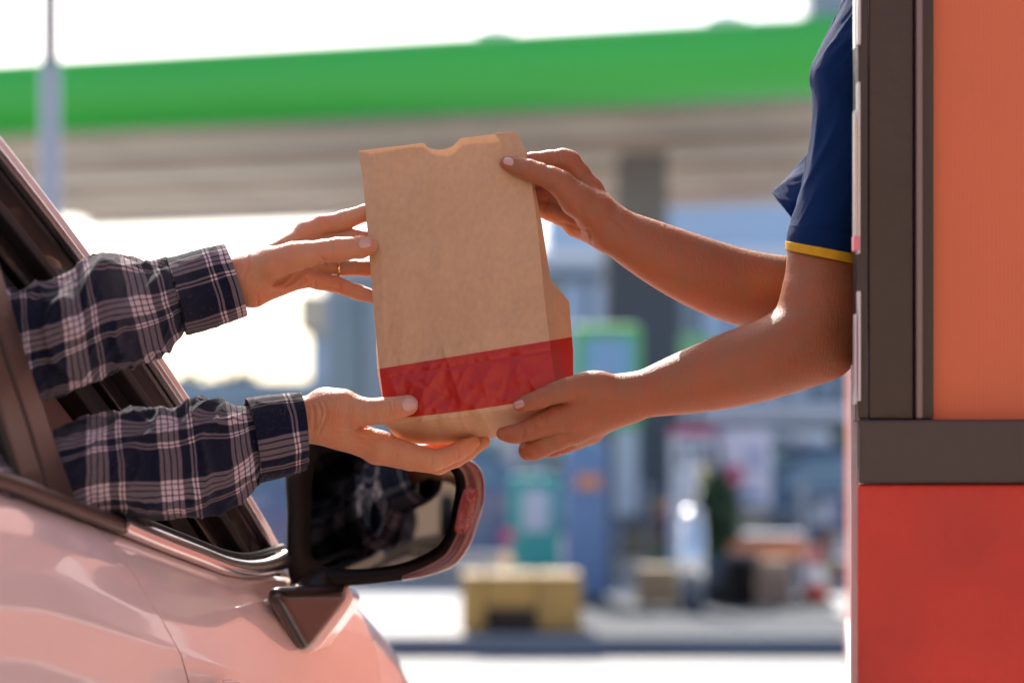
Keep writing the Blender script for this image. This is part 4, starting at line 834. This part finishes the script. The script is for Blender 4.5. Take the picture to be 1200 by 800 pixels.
holder(1004, 98, 298, 'tall clear sign holder with a yellow card, beside the navy sleeve'); holder(1004.5, -60, 54, 'uppermost clear sign holder on the brown window post', cards=False); holder(1004.5, 342, 470, 'lowest clear sign holder on the brown post beside the elbow', cards=False)

# added, unseen sunlit restaurant, behind the photographer: it throws warm light back at the car and the hands
rst = empty('bounce_wall', (0, -4.2, 0), 'unseen terracotta restaurant front facing the drive lane', 'building'); TW = mat('bounce_wall_terracotta', (.42, .26, .17), .8, var=.08, vs=1.5)
m = MB(); m.box((0, -4.4, 2.1), (16, .4, 4.2)); m.build('wall', TW, rst); m = MB(); m.box((0, -4.3, 4.3), (16.4, .9, .2)); m.build('bounce_wall_cornice', PNK, rst)  # wall and cornice of the added, unseen bounce wall
for x_ in (-5.5, -2.0, 2.6, 6.0): m = MB(); m.box((x_, -4.18, 1.5), (1.3, .06, 1.2)); m.build('window', mat('bounce_wall_glazing', (.05, .06, .07), .1, coat=.5), rst)  # windows of the added, unseen bounce wall
# ================= ground and background =================
def gmat(name, c, c2, sc=.8, rough=.85):
    return mat(name, c, rough, var=.2, vs=sc, c2=c2, bump=.3, bs=30, detail=8)
ASPH = gmat('asphalt', (.16, .16, .165), (.11, .11, .115)); CONC = gmat('concrete', (.52, .50, .47), (.42, .40, .38)); ISL = gmat('island_concrete', (.55, .53, .50), (.46, .44, .42)); 
def sheet(name, x0, x1, y0, y1, z, mt, n=2):
    xs = np.linspace(x0, x1, n); ys = np.linspace(y0, y1, n); V = [(x, y, z) for x in xs for y in ys]; o = mk(name, V, grid_faces(n, n)[:, ::-1], mt, smooth=False); o['kind'] = 'structure'; return o
sheet('ground', -400, 400, -60, 600, 0, ASPH); sheet('drive_lane', -9, 9, -4, 12.6, .004, CONC)
m = MB(); m.box((0, (12.78 + 17.3) / 2, .07), (40, 17.3 - 12.78, .14)); m.m[2] = 1; o = m.build('kerb_island', [ISL, gmat('kerb_face_shade', (.16, .20, .27), (.11, .14, .19))], bv=.01); o['kind'] = 'structure'  # front face takes a darker blue-grey, its shade put into the colour
px0 = B(552, 0, 15)[0]; sheet('island_shade_sheet', px0, 2.45, 12.84, 17.2, .144, gmat('blue_grey_shade', (.026, .036, .054), (.018, .025, .038)))  # dark sheet: the shade over this part of the island, painted on
sheet('forecourt', -40, 40, 17.4, 60, .004, gmat('forecourt_concrete', (.36, .37, .39), (.27, .28, .30)))
GRN = mat('green_fascia', (.07, .62, .065), .35, coat=.3, var=.04, vs=.3); UND = mat('canopy_under', (.70, .56, .40), .6, var=.25, vs=.35); STEEL = mat('painted_steel', (.36, .38, .44), .45, metal=.3); DGR = mat('dark_column', (.075, .09, .115), .5, var=.1); WHT = mat('white_paint', (.78, .78, .78), .5, var=.06)
def on(name, lab, cat, loc, group=None): return empty(name, loc, lab, cat, group)
# canopy. front edge runs slightly towards us on the right
L0 = np.array([-9.0, 28.05]); 
def edge(px): # front edge point
    Yl, Yr = 27.5, 24.7; xl, xr = (0 - 600) / F * Yl, (950 - 600) / F * Yr; a_ = (px - 600) / F; dx, dy = xr - xl, Yr - Yl; t = (a_ * Yl - xl) / (dx - a_ * dy); return np.array([xl + t * dx, Yl + t * dy])
e0, e1 = edge(-260), edge(1075); ed = (e1 - e0) / np.linalg.norm(e1 - e0); bk = np.array([-ed[1], ed[0]]); zc0, zc1 = 5.90, 6.88
cano = on('fuel_canopy', 'long green edged canopy roof over the fuel station', 'canopy', (*((e0 + e1) / 2), 5.9))
V = []; prof = [(0.0, 0), (-.16, .10), (-.26, .30), (-.29, .5), (-.26, .7), (-.16, .88), (0, .98), (.3, .98), (.3, 0)]
for p_ in (e0, e1):
    for a_, b_ in prof: q = p_ + bk * a_; V.append((q[0], q[1], zc0 + b_))
n = len(prof); mk('fascia', V, [(j, (j + 1) % n, n + (j + 1) % n, n + j) for j in range(n)] + [tuple(range(n)), tuple(range(n, 2 * n))], GRN, cano)
def cbox(name, a0, a1, b0, b1, z0, z1, mt, parent, bv=0):
    P = [e0 + ed * a0 + bk * b0, e0 + ed * a1 + bk * b0, e0 + ed * a1 + bk * b1, e0 + ed * a0 + bk * b1]; mm = MB(); mm.prism([(p[0], p[1], z0) for p in P], (0, 0, z1 - z0)); return mm.build(name, mt, parent, bv=bv)
LC = np.linalg.norm(e1 - e0); cbox('roof_deck', 0, LC, .31, 9.6, 6.0, 6.75, UND, cano)
BEAM = mat('canopy_beam', (.46, .33, .26), .6, var=.3, vs=.4); PAN = mat('canopy_panel', (.74, .64, .49), .5, var=.25, vs=.4)
for k, (b0, b1, mt) in enumerate(((.32, .9, BEAM), (1.6, 2.3, PAN), (3.0, 3.4, BEAM), (3.8, 4.9, PAN), (5.6, 5.9, BEAM), (6.3, 7.4, PAN), (8.2, 8.7, BEAM))): cbox('soffit_strip', .02, LC - .02, b0, b1, 5.95 - .03 * (k % 2), 5.998, mt, cano)
for px in (570, 845):
    q = edge(px) + bk * .5; mm = MB(); mm.box((q[0], q[1], 6.95), (.5, .3, .14)); mm.tube([(q[0], q[1], 6.9), (q[0], q[1] - .1, 7.05)], .12, 12); mm.build('roof_light', WHT, cano)
q = edge(975) + bk * .6; mm = MB(); mm.box((q[0], q[1], 7.15), (.8, .6, .55)); mm.build('roof_unit', STEEL, cano, bv=.03)
cbox('back_fascia', 0, LC, 9.61, 9.9, 5.9, 6.88, WHT, cano)
def column(px, Y, wd_, lab):
    x, y, _ = B(px, 600, Y); o = on('canopy_column', lab, 'column', (x, y, 0), 'columns under the canopy'); mm = MB(); mm.box((x, y, 2.4), (wd_, wd_, 4.4)); mm.build('shaft', DGR, o, bv=.03)
    mm = MB(); mm.box((x, y, 5.27), (wd_ * .66, wd_ * .66, 1.25)); mm.build('neck', mat('column_neck', (.26, .24, .22), .6), o, bv=.02); mm = MB(); mm.box((x, y, .2), (wd_ * 1.15, wd_ * 1.15, .4)); mm.build('footing', mat('footing_yellow', (.30, .22, .10), .7), o, bv=.03)
column(752, 29.5, 1.10, 'dark grey canopy column between the two bare forearms'); column(-20, 32.5, 1.10, 'dark grey canopy column beyond the parked car')
# lamp pole on the left
x, y, _ = B(59, 600, 11); o = on('lamp_pole', 'grey steel pole that thins near its top behind the car roof', 'pole', (x, y, 0)); zt = B(0, 72, 11)[2]
mm = MB(); mm.tube([(x, y, 0), (x, y, .3), (x, y, zt - .05), (x, y, zt)], [.085, .062, .055, .03], 20); mm.build('lower_tube', mat('pole_paint', (.40, .42, .47), .4, metal=.2), o, smooth=True)
mm = MB(); mm.tube([(x, y, zt), (x, y, zt + 2.6)], .048, 12); mm.build('upper_tube', mat('pole_paint_dark', (.12, .14, .19), .5), o, smooth=True); mm = MB(); mm.tube([(x, y, zt + 2.6), (x + .8, y, zt + 2.75)], .016, 10); mm.box((x + .95, y, zt + 2.75), (.4, .14, .07)); mm.build('lamp_arm', STEEL, o)
# ---- far buildings ----
def fbox(name, px0, px1, py0, py1, Y, dep, mt, parent, bv=.0, lift=0):
    a_, b_ = B(px0, py1, Y), B(px1, py0, Y); z0 = max(a_[2], 0) if py1 < 900 else (.145 if 12.8 < Y < 17.2 else 0); mm = MB(); mm.box(((a_[0] + b_[0]) / 2, Y + dep / 2, (z0 + b_[2]) / 2), (b_[0] - a_[0], dep, b_[2] - z0)); return mm.build(name, mt, parent, bv=bv)
SKY = mat('blue_cladding', (.40, .53, .70), .4, var=.06, vs=.2); GLD = mat('dark_glazing', (.20, .28, .33), .12, coat=.3, var=.25, vs=.25); BWALL = mat('blue_grey_wall', (.29, .36, .42), .6, var=.15, vs=.3); BEI = mat('beige_roofing', (.60, .46, .33), .7, var=.12, vs=.6); TEAL = mat('teal_sign', (.04, .36, .33), .5); LGT = mat('pale_panel', (.55, .58, .66), .5, var=.1, vs=1.2)  # far glazing and walls lightened in colour to stand in for haze
sh = on('service_building', 'long glass fronted shop with a pale blue band behind the canopy', 'building', (*B(830, 600, 44)[:2], 0))
fbox('wall', 380, 1120, 318, 1000, 44.3, 9, BWALL, sh); fbox('blue_band', 640, 1130, 236, 316, 43.6, 9, SKY, sh, .05); fbox('white_band', 640, 1130, 292, 304, 43.4, .19, WHT, sh); fbox('roof_edge', 380, 640, 296, 318, 44, 9, LGT, sh)
rs = random.Random(4)
for k in range(22):
    px = 396 + k * 33; w_ = rs.choice((24, 27, 22)); fbox('window', px, px + w_, 330 + rs.randint(0, 8), 470, 44.1, .18, rs.choice((GLD, GLD, SKY, BWALL, LGT)), sh); 
for k in range(15):
    px = 396 + k * 48; w_ = rs.choice((40, 34, 44)); fbox('shop_front', px, px + w_, 500 + rs.randint(-6, 12), 622, 44.1, .18, rs.choice((GLD, DGR, GLD, BWALL, LGT)), sh)
fbox('entrance_canopy', 780, 1120, 474, 492, 41, 3, LGT, sh, .03)
lb = on('low_building', 'low blue grey building with a beige roof left of the bag', 'building', (*B(350, 600, 60)[:2], 0)); fbox('wall', 150, 520, 445, 1000, 60, 10, BWALL, lb); fbox('roof', 348, 452, 342, 388, 58, 8, BEI, lb, .1); fbox('upper_wall', 362, 446, 388, 446, 60.2, 8, SKY, lb)
for k in range(10): fbox('window', 165 + k * 36, 188 + k * 36, 470, 520, 59.9, .08, GLD, lb)
# trees far left, low line
LEAF = mat('leaf', (.05, .10, .05), .6, var=.3, vs=3); BARK = mat('bark', (.12, .08, .06), .8)
def tree(px, Y, h, r, lab):
    x, y, _ = B(px, 600, Y); o = on('tree', lab, 'tree', (x, y, 0), 'trees beyond the forecourt'); mm = MB(); mm.tube([(x, y, 0), (x + .1, y, h * .35), (x, y, h * .75)], [.22, .16, .06], 10)
    for k in range(5): a_ = k * 1.3; mm.tube([(x, y, h * .4), (x + math.cos(a_) * r * .6, y + math.sin(a_) * r * .6, h * .75)], [.09, .02], 6)
    mm.build('trunk', BARK, o, smooth=True); V = []; f_ = []
    for k in range(2600):
        q = rng.normal(size=3); q /= np.linalg.norm(q); cl = rng.integers(0, 9); cc_ = np.array([math.cos(cl * 2.4), math.sin(cl * 2.4), math.sin(cl * 1.7) * .8]) * r * .5; p_ = np.array([x, y, h * .72]) + cc_ + q * r * .45 * rng.uniform(.5, 1)
        a_ = rng.normal(size=3) * .12; b_ = rng.normal(size=3) * .12; V += [p_ - a_, p_ + b_, p_ + a_, p_ - b_]; f_.append((4 * k, 4 * k + 1, 4 * k + 2, 4 * k + 3))
    mk('crown', V, f_, LEAF, o, smooth=False)
tree(250, 75, 4.6, 2.4, 'small tree beyond the low building, left one'); tree(330, 80, 4.2, 2.2, 'small tree beyond the low building, right one'); tree(-40, 60, 6, 3, 'larger tree behind the car roof'); tree(1180, 60, 7, 3.2, 'tree beyond the shop on the far right')
# ---- forecourt things ----
GRNL = mat('green_frame', (.10, .42, .12), .5); TURQ = mat('turquoise_screen', (.10, .45, .50), .4, var=.3, vs=1.5, c2=(.30, .28, .60)); OCH = mat('ochre_paint', (.36, .22, .06), .6, var=.1, vs=2); ORC = mat('orange_cloth', (.70, .28, .14), .7); SIL = mat('silver', (.7, .72, .75), .2, metal=.9); NVY = mat('navy_car_paint', (.03, .06, .12), .25, coat=1); BLUC = mat('blue_car_paint', (.09, .15, .28), .25, coat=1); CYB = mat('blue_stand', (.13, .24, .44), .5); MAG = mat('magenta', (.55, .06, .16), .5)
def ground_item(name, lab, cat, px, Y, group=None): x, y, _ = B(px, 600, Y); return on(name, lab, cat, (x, y, 0), group)
o = ground_item('framed_screen', 'green framed menu screen on a post beside the dark column', 'sign', 712, 20)
fbox('frame', 672, 752, 380, 502, 20, .18, GRNL, o, .06); fbox('screen', 684, 742, 396, 488, 19.97, .028, TURQ, o); fbox('post', 704, 720, 502, 1000, 20.02, .12, DGR, o)
o = ground_item('green_sign', 'small pale green sign low between the forearm and the column', 'sign', 820, 26); fbox('panel', 797, 836, 392, 425, 26, .1, mat('pale_green', (.25, .55, .25), .5), o, .02); fbox('post', 812, 820, 425, 1000, 26.02, .08, DGR, o)
o = ground_item('teal_board', 'teal advertising board standing behind the ochre plinth', 'sign', 626, 16.6); fbox('board', 597, 656, 556, 668, 16.6, .12, TEAL, o, .02); fbox('picture', 612, 644, 574, 622, 16.57, .028, LGT, o); fbox('foot', 600, 653, 668, 1000, 16.61, .1, DGR, o)
o = ground_item('blue_stand', 'tall narrow blue stand right of the teal board', 'stand', 692, 16.1); fbox('panel', 662, 712, 520, 700, 16.1, .25, CYB, o, .03); fbox('header', 668, 700, 500, 519, 16.1, .22, TURQ, o); fbox('card', 676, 704, 556, 572, 16.07, .028, ORC, o)
fbox('base', 656, 718, 700, 1000, 16.12, .4, DGR, o)
o = ground_item('pale_banner', 'pale upright banner beside the dark column', 'banner', 722, 22); fbox('cloth', 704, 748, 500, 602, 22, .05, LGT, o); fbox('pole', 701, 704, 490, 1000, 22, .05, STEEL, o)
o = ground_item('ochre_plinth', 'ochre yellow plinth with a dark opening at its foot', 'plinth', 610, 13.0)
fbox('left_block', 540, 568, 672, 1000, 13.0, .55, OCH, o, .02); fbox('right_block', 630, 682, 672, 1000, 13.0, .55, OCH, o, .02); fbox('top_block', 569, 629, 672, 712, 13.0, .55, OCH, o, .02); fbox('dark_recess', 569, 629, 713, 1000, 13.3, .2, DGR, o)
o = ground_item('cart', 'small ochre box cart at the foot of the dark column', 'cart', 772, 15.1); fbox('box', 748, 795, 664, 708, 15.1, .4, mat('cart_ochre', (.30, .21, .12), .6), o, .02); 
x, y, _ = B(760, 700, 15.1); x2 = B(785, 700, 15.1)[0]
for xx in (x, x2): mm = MB(); mm.tube([(xx - .001, y + .1, .197), (xx + .04, y + .1, .197)], .055, 12); mm.build('castor', RUB, o)
# fuel pump like unit with shiny cylinder
o = ground_item('steel_dispenser', 'slim silver dispenser with a round cap, left of the shrub', 'dispenser', 812, 14.9); x, y, _ = B(811, 600, 14.9); mm = MB(); mm.tube([(x, y, .146), (x, y, .5), (x, y, .84)], [.10, .095, .085], 24); mm.build('body', SIL, o, smooth=True)
import bmesh
def ball(name, c_, r_, mt, parent, sq=(1, 1, 1)):
    bm = bmesh.new(); bmesh.ops.create_icosphere(bm, subdivisions=3, radius=1); V = [tuple(c_[i] + v.co[i] * r_ * sq[i] for i in range(3)) for v in bm.verts]; f_ = [tuple(v.index for v in f.verts) for f in bm.faces]; bm.free(); return mk(name, V, f_, mt, parent)
ball('cap', (x, y, .88), .085, SIL, o, (1, 1, .6)); mm = MB(); mm.tube([(x, y, .9), (x, y, 1.35)], .04, 16); mm.build('upper_pipe', LGT, o, smooth=True)
o = ground_item('pump_cabinet', 'pale fuel pump cabinet left of the white poster', 'fuel pump', 808, 19.5); fbox('cabinet', 790, 838, 510, 700, 19.5, .5, LGT, o, .03); fbox('display', 796, 830, 522, 546, 19.47, .028, DGR, o); fbox('red_stripe', 790, 838, 500, 509, 19.5, .5, MAG, o); 
mm = MB(); x, y, _ = B(843, 600, 19.4); mm.tube([(x, y + .2, 1.5), (x + .05, y, 1.1), (x + .06, y, .5), (x + .02, y + .05, .9)], .025, 8); mm.build('hose', RUB, o, smooth=True)
# potted shrub with round yellow sign
o = ground_item('potted_shrub', 'dark leafy shrub in a pot in front of the white poster', 'shrub', 838, 16); x, y, _ = B(838, 600, 16); mm = MB(); mm.tube([(x, y, .146), (x, y, .52)], [.14, .19], 20); mm.build('pot', DGR, o, smooth=True); V = []; f_ = []
for k in range(900):
    q = rng.normal(size=3); q /= np.linalg.norm(q); p_ = np.array([x, y, .85]) + q * np.array([.17, .17, .34]) * rng.uniform(.4, 1); a_ = rng.normal(size=3) * .04; b_ = rng.normal(size=3) * .04; V += [p_ - a_, p_ + b_, p_ + a_, p_ - b_]; f_.append((4 * k, 4 * k + 1, 4 * k + 2, 4 * k + 3))
mk('foliage', V, f_, LEAF, o, smooth=False)
o = ground_item('round_sign', 'round yellow sign on a thin post above the shrub', 'sign', 820, 18.8); x, y, z_ = B(820, 558, 18.8); mm = MB(); mm.tube([(x, y, z_), (x, y + .03, z_)], .12, 28); mm.build('disc', mat('cream_yellow', (.75, .62, .32), .5), o); mm = MB(); mm.tube([(x, y + .05, 0), (x, y + .05, z_)], .02, 10); mm.build('post', STEEL, o)
o = ground_item('white_poster', 'white poster with red print on a stand', 'poster', 874, 20); fbox('sheet', 845, 904, 502, 594, 20, .06, mat('poster_white', (.72, .68, .76), .5), o, .01); fbox('print', 852, 870, 545, 570, 19.98, .018, MAG, o); fbox('print', 876, 896, 520, 552, 19.98, .018, mat('poster_grey', (.45, .45, .6), .5), o); fbox('print', 858, 892, 575, 586, 19.98, .018, CYB, o); fbox('stand', 850, 900, 596, 1000, 20.01, .05, mat('stand_tan', (.30, .27, .22), .6), o)
o = ground_item('green_board', 'bright green board under the slanting white awning', 'sign', 926, 24); fbox('board', 906, 946, 530, 582, 24, .08, mat('bright_green', (.14, .58, .06), .5), o, .01); fbox('post', 922, 930, 582, 1000, 24.02, .07, DGR, o)
o = ground_item('awning', 'slanting white awning above the green board', 'awning', 935, 25); mm = MB(); a_, b_, c_, d_ = B(895, 503, 24.2), B(975, 520, 24.2), B(975, 532, 24.6), B(900, 512, 26); mm.prism([a_, b_, B(972, 505, 26), d_], (0, 0, -.06)); mm.build('sheet', LGT, o)
mm = MB()
for px in (897, 973): x, y, _ = B(px, 600, 24.3); mm = MB(); mm.tube([(x, y, 0), (x, y, B(px, 512 if px < 900 else 522, 24.3)[2])], .03, 10); mm.build('post', STEEL, o)
o = ground_item('market_table', 'table with an orange cloth behind the black bin', 'table', 890, 16.4); fbox('cloth', 848, 945, 630, 656, 16.4, .7, ORC, o, .02); fbox('tabletop', 846, 947, 626, 629, 16.38, .74, STEEL, o)
for px in (852, 941):
    for dy in (.05, .7): x, y, _ = B(px, 600, 16.4); mm = MB(); mm.tube([(x, y + dy - .03, .146), (x, y + dy - .03, .66)], .02, 8); mm.build('leg', STEEL, o)
o = ground_item('black_bin', 'black bin in front of the orange tablecloth', 'bin', 868, 15.6); x, y, _ = B(868, 600, 15.6); mm = MB(); mm.box((x, y, .33), (.21, .21, .37), taper=1.12); mm.build('body', BLK, o, bv=.015); mm = MB(); mm.box((x, y, .54), (.26, .26, .04)); mm.build('lid', DGR, o, bv=.012)
TWD = mat('tan_wood_dark', (.32, .21, .15), .7)
o = ground_item('tan_crate', 'tan crate under the orange tablecloth', 'crate', 905, 15.9); x, y, _ = B(905, 600, 15.9); mm = MB()
for k in range(4): mm.box((x, y, .20 + k * .09), (.24, .28, .07))
mm.build('slats', mat('tan_wood', (.42, .28, .20), .7), o, bv=.006); mm = MB()
for a_ in (-.125, .125):
    for b_ in (-.145, .145): mm = MB(); mm.box((x + a_ * .95, y + b_, .33), (.03, .03, .37)); mm.build('corner_post', TWD, o)
o = ground_item('traffic_cone', 'red and white cone at the right end of the table', 'cone', 956, 15.9); x, y, _ = B(956, 600, 15.9); mm = MB(); mm.tube([(x, y, .17), (x, y, .32), (x, y, .45), (x, y, .62)], [.11, .085, .06, .025], 20, 0); mm.build('cone', mat('cone_red', (.65, .12, .08), .5), o, smooth=True); mm = MB(); mm.tube([(x, y, .32), (x, y, .45)], [.089, .065], 20, 0, False); mm.build('white_collar', WHT, o, smooth=True); mm = MB(); mm.box((x, y, .160), (.30, .30, .03)); mm.build('base', BLK, o, bv=.006)
# parked cars, simple but whole
def parked(px, Y, mt, lab, rz, glow=False):
    x, y, _ = B(px, 600, Y); o = on('parked_car', lab, 'car', (x, y, 0), 'cars parked at the fuel station'); cs, sn = math.cos(rz), math.sin(rz)
    def P(a_, b_, c_): return (x + a_ * cs - b_ * sn, y + a_ * sn + b_ * cs, c_)
    side_ = [(-2.1, .35), (-2.15, .75), (-2.0, .95), (-1.55, 1.0), (-1.0, 1.42), (-.2, 1.5), (.6, 1.42), (1.15, 1.02), (1.9, .9), (2.15, .7), (2.15, .35)]
    V = []; 
    for b_, k in ((-.84, .96), (-.7, 1.0), (.7, 1.0), (.84, .96)):
        for a_, c_ in side_: V.append(P(a_ * k, b_ if c_ < 1.05 else b_ * .82, c_))
    n = len(side_); f_ = [tuple(q) for q in grid_faces(4, n)] + [tuple(range(n)), tuple(range(3 * n, 4 * n))[::-1]] + [(0, n, n + n - 1, n - 1), (n, 2 * n, 3 * n - 1, 2 * n - 1), (2 * n, 3 * n, 4 * n - 1, 3 * n - 1)]
    b0 = mk('body', V, f_, mt, o, smooth=False); bevel(b0, .04, 3)
    for sgn_ in (-1, 1):
        q = [(-1.42, 1.05), (-1.0, 1.36), (-.22, 1.42), (-.22, 1.05)]; q2 = [(-.14, 1.05), (-.14, 1.42), (.55, 1.36), (.98, 1.05)]
        for w_ in (q, q2): mm = MB(); mm.prism([P(a_, sgn_ * (.72 + .12 * (1.42 - c_) / .37 * .5), c_) for a_, c_ in w_], tuple(np.subtract(P(0, sgn_ * .03, 0), P(0, 0, 0)))); mm.build('window', GLD, o)
        for a_ in (-1.35, 1.35): mm = MB(); mm.tube([P(a_, sgn_ * .66, .32), P(a_, sgn_ * .86, .32)], .32, 24); w2 = mm.build('wheel', RUB, o); mm = MB(); mm.tube([P(a_, sgn_ * .862, .32), P(a_, sgn_ * .875, .32)], .2, 20); mm.build('rim', SIL, w2)
        mm = MB(); mm.box(P(-2.12, sgn_ * .62, .78), (.08, .26, .14), rz); mm.build('tail_lamp', MAG, o, bv=.01); mm = MB(); mm.box(P(2.12, sgn_ * .62, .72), (.08, .28, .13), rz); mm.build('headlight', SIL, o, bv=.01)
    for a0, a1 in ((-1.52, -1.06), (1.1, .66)):
        mm = MB(); mm.prism([P(a0, -.62, 1.03), P(a0, .62, 1.03), P(a1, .56, 1.39), P(a1, -.56, 1.39)], tuple(np.subtract(P(-.03 if a0 < 0 else .03, 0, .03), P(0, 0, 0)))); mm.build('windscreen', GLD, o)
parked(505, 23, BLUC, 'blue car parked behind the door mirror', math.radians(8)); parked(1010, 22.5, NVY, 'dark navy car parked beside the red building', math.radians(14)); parked(300, 30, BLUC, 'blue car parked far left beyond the open car window', math.radians(-5))
for px, py, mt, lab in ((595, 628, MAG, 'added stand-in for a car tail light, a magenta reflector above the ochre plinth'), (593, 655, SIL, 'added stand-in for a bright tail-light spot, a silver reflector above the ochre plinth')):
    x, y, z_ = B(px, py, 14.6); o = on('light_disc_post', lab, 'light_disc', (x, y, 0)); mm = MB(); mm.tube([(x, y, 0), (x, y, z_)], .012, 8); mm.build('light_disc_stake', STEEL, o); mm = MB(); mm.tube([(x, y - .02, z_), (x, y + .01, z_)], .055, 20); mm.build('disc', mt, o, smooth=False)  # added discs on stakes stand in for a car's tail-light spots

# clutter of the forecourt shop
PC = [mat('clutter_%s' % n_, c_, .5, var=.2, vs=2) for n_, c_ in (('white', (.62, .62, .66)), ('blue', (.10, .22, .52)), ('teal', (.08, .38, .38)), ('magenta', (.50, .08, .20)), ('yellow', (.62, .46, .12)), ('orange', (.62, .26, .12)), ('green', (.12, .42, .14)), ('dark', (.04, .05, .08)), ('lilac', (.40, .38, .60)))]
rs = random.Random(21)
for k in range(46):
    px = rs.uniform(400, 1100); py = rs.uniform(498, 585); w_ = rs.uniform(8, 26); h_ = rs.uniform(12, 34); fbox('window_poster', px, px + w_, py, py + h_, 44.0 - .004 * k, .003, rs.choice(PC), sh)
def vend(px, Y, mt, mt2, lab):
    o = ground_item('vending_machine', lab, 'machine', px, Y, 'vending machines in front of the shop'); x, y, _ = B(px, 600, Y); mm = MB(); mm.box((x, y, .93), (.9, .7, 1.84)); mm.build('cabinet', mt, o, bv=.03)
    mm = MB(); mm.box((x - .1, y - .355, 1.15), (.6, .02, 1.1)); mm.build('display', mt2, o, bv=.01); mm = MB(); mm.box((x - .05, y - .355, .32), (.6, .02, .2)); mm.build('tray', PC[7], o, bv=.01)
    for k in range(4): mm = MB(); mm.box((x - .1, y - .37, .75 + k * .26), (.55, .012, .14)); mm.build('can_row', rs.choice(PC), o)
vend(780, 31, PC[1], PC[0], 'blue vending machine right of the dark column'); vend(575, 33, PC[0], PC[2], 'white vending machine between the mirror and the teal board'); vend(668, 32, PC[8], PC[0], 'lilac vending machine behind the blue stand'); vend(1090, 30, PC[3], PC[0], 'magenta vending machine beyond the red building')
def rack(px, Y, lab, w_=.9):
    o = ground_item('goods_rack', lab, 'rack', px, Y, 'goods racks on the forecourt'); x, y, _ = B(px, 600, Y); z0 = .145 if 12.8 < Y < 17.2 else 0
    for a_ in (-w_ / 2, w_ / 2): mm = MB(); mm.box((x + a_, y, z0 + .55), (.04, .35, 1.1)); mm.build('upright', STEEL, o)
    for k in range(4): mm = MB(); mm.box((x, y, z0 + .1 + k * .3), (w_ - .05, .34, .02)); mm.build('shelf', STEEL, o)
    for k in range(3):
        xx = x - w_ / 2 + .08
        while xx < x + w_ / 2 - .12:
            b_ = rs.uniform(.07, .16); h_ = rs.uniform(.12, .24); q = ground_item('goods_pack', 'packs', 'pack', px, Y) if False else None
            mm = MB(); mm.box((xx + b_ / 2, y - .02, z0 + .112 + k * .3 + h_ / 2), (b_ - .01, .2, h_)); mm.build('pack_row', rs.choice(PC), o, bv=.006); xx += b_ + .01
rack(800, 24, 'steel goods rack with coloured packs behind the pump cabinet'); rack(650, 27, 'steel goods rack with coloured packs behind the teal board', 1.3); rack(905, 27, 'steel goods rack with coloured packs behind the orange cloth', 1.4); rack(970, 20, 'steel goods rack with coloured packs by the red and white cone', .5)
def parasol(px, Y, mt, lab):
    o = ground_item('parasol', lab, 'parasol', px, Y); x, y, _ = B(px, 600, Y); mm = MB(); mm.tube([(x, y, 0), (x, y, 2.5)], .03, 10); mm.build('pole', STEEL, o); V = [(x, y, 2.55)] + [(x + 1.3 * math.cos(a_), y + 1.3 * math.sin(a_), 2.05) for a_ in np.linspace(0, 2 * math.pi, 9)[:-1]]
    q = mk('cover', V, [(0, 1 + k, 1 + (k + 1) % 8) for k in range(8)], mt, o, smooth=False); mod(q, 'SOLIDIFY', thickness=.02); mm = MB(); mm.tube([(x, y, 0), (x, y, .12)], .25, 20); mm.build('base', DGR, o)
parasol(660, 36, PC[5], 'orange parasol in front of the shop left of the column')
# ================= camera, light =================
cd = bpy.data.cameras.new('camera'); cam = bpy.data.objects.new('camera', cd); COL.objects.link(cam); S.camera = cam
cam.location = (0, 0, H); cam.rotation_euler = (math.pi / 2, 0, 0); cd.sensor_width = 36; cd.lens = 70; cd.shift_y = 160 / 1200; cd.clip_start = .05; cd.clip_end = 2000
cd.dof.use_dof = True; cd.dof.focus_distance = 2.345; cd.dof.aperture_fstop = 2.3
EL, AZ = math.radians(SUN_EL), math.radians(SUN_AZ)      # azimuth measured from +Y towards +X
sd_ = Vector((math.sin(AZ) * math.cos(EL), math.cos(AZ) * math.cos(EL), math.sin(EL)))
L = bpy.data.lights.new('sun', 'SUN'); L.energy = 4; L.angle = math.radians(.6); L.color = (1, .95, .87); lo = bpy.data.objects.new('sun', L); COL.objects.link(lo)
lo.rotation_euler = sd_.to_track_quat('Z', 'Y').to_euler(); lo.location = (0, 0, 30)
wd = bpy.data.worlds.new('World'); S.world = wd; wd.use_nodes = True; nt = wd.node_tree; bg = nt.nodes['Background']
sky = nt.nodes.new('ShaderNodeTexSky'); sky.sky_type = 'NISHITA'; sky.sun_disc = False; sky.sun_elevation = EL; sky.sun_rotation = AZ; sky.dust_density = 3.0; sky.air_density = 1.0; sky.ozone_density = 1.0
nt.links.new(sky.outputs[0], bg.inputs[0]); bg.inputs[1].default_value = .15
S.view_settings.view_transform = 'Standard'; S.view_settings.look = 'None'; S.view_settings.exposure = EXPO; S.view_settings.gamma = 1
S.cycles.use_denoising = True; S.cycles.max_bounces = 8; S.cycles.transparent_max_bounces = 12; S.cycles.sample_clamp_indirect = 6
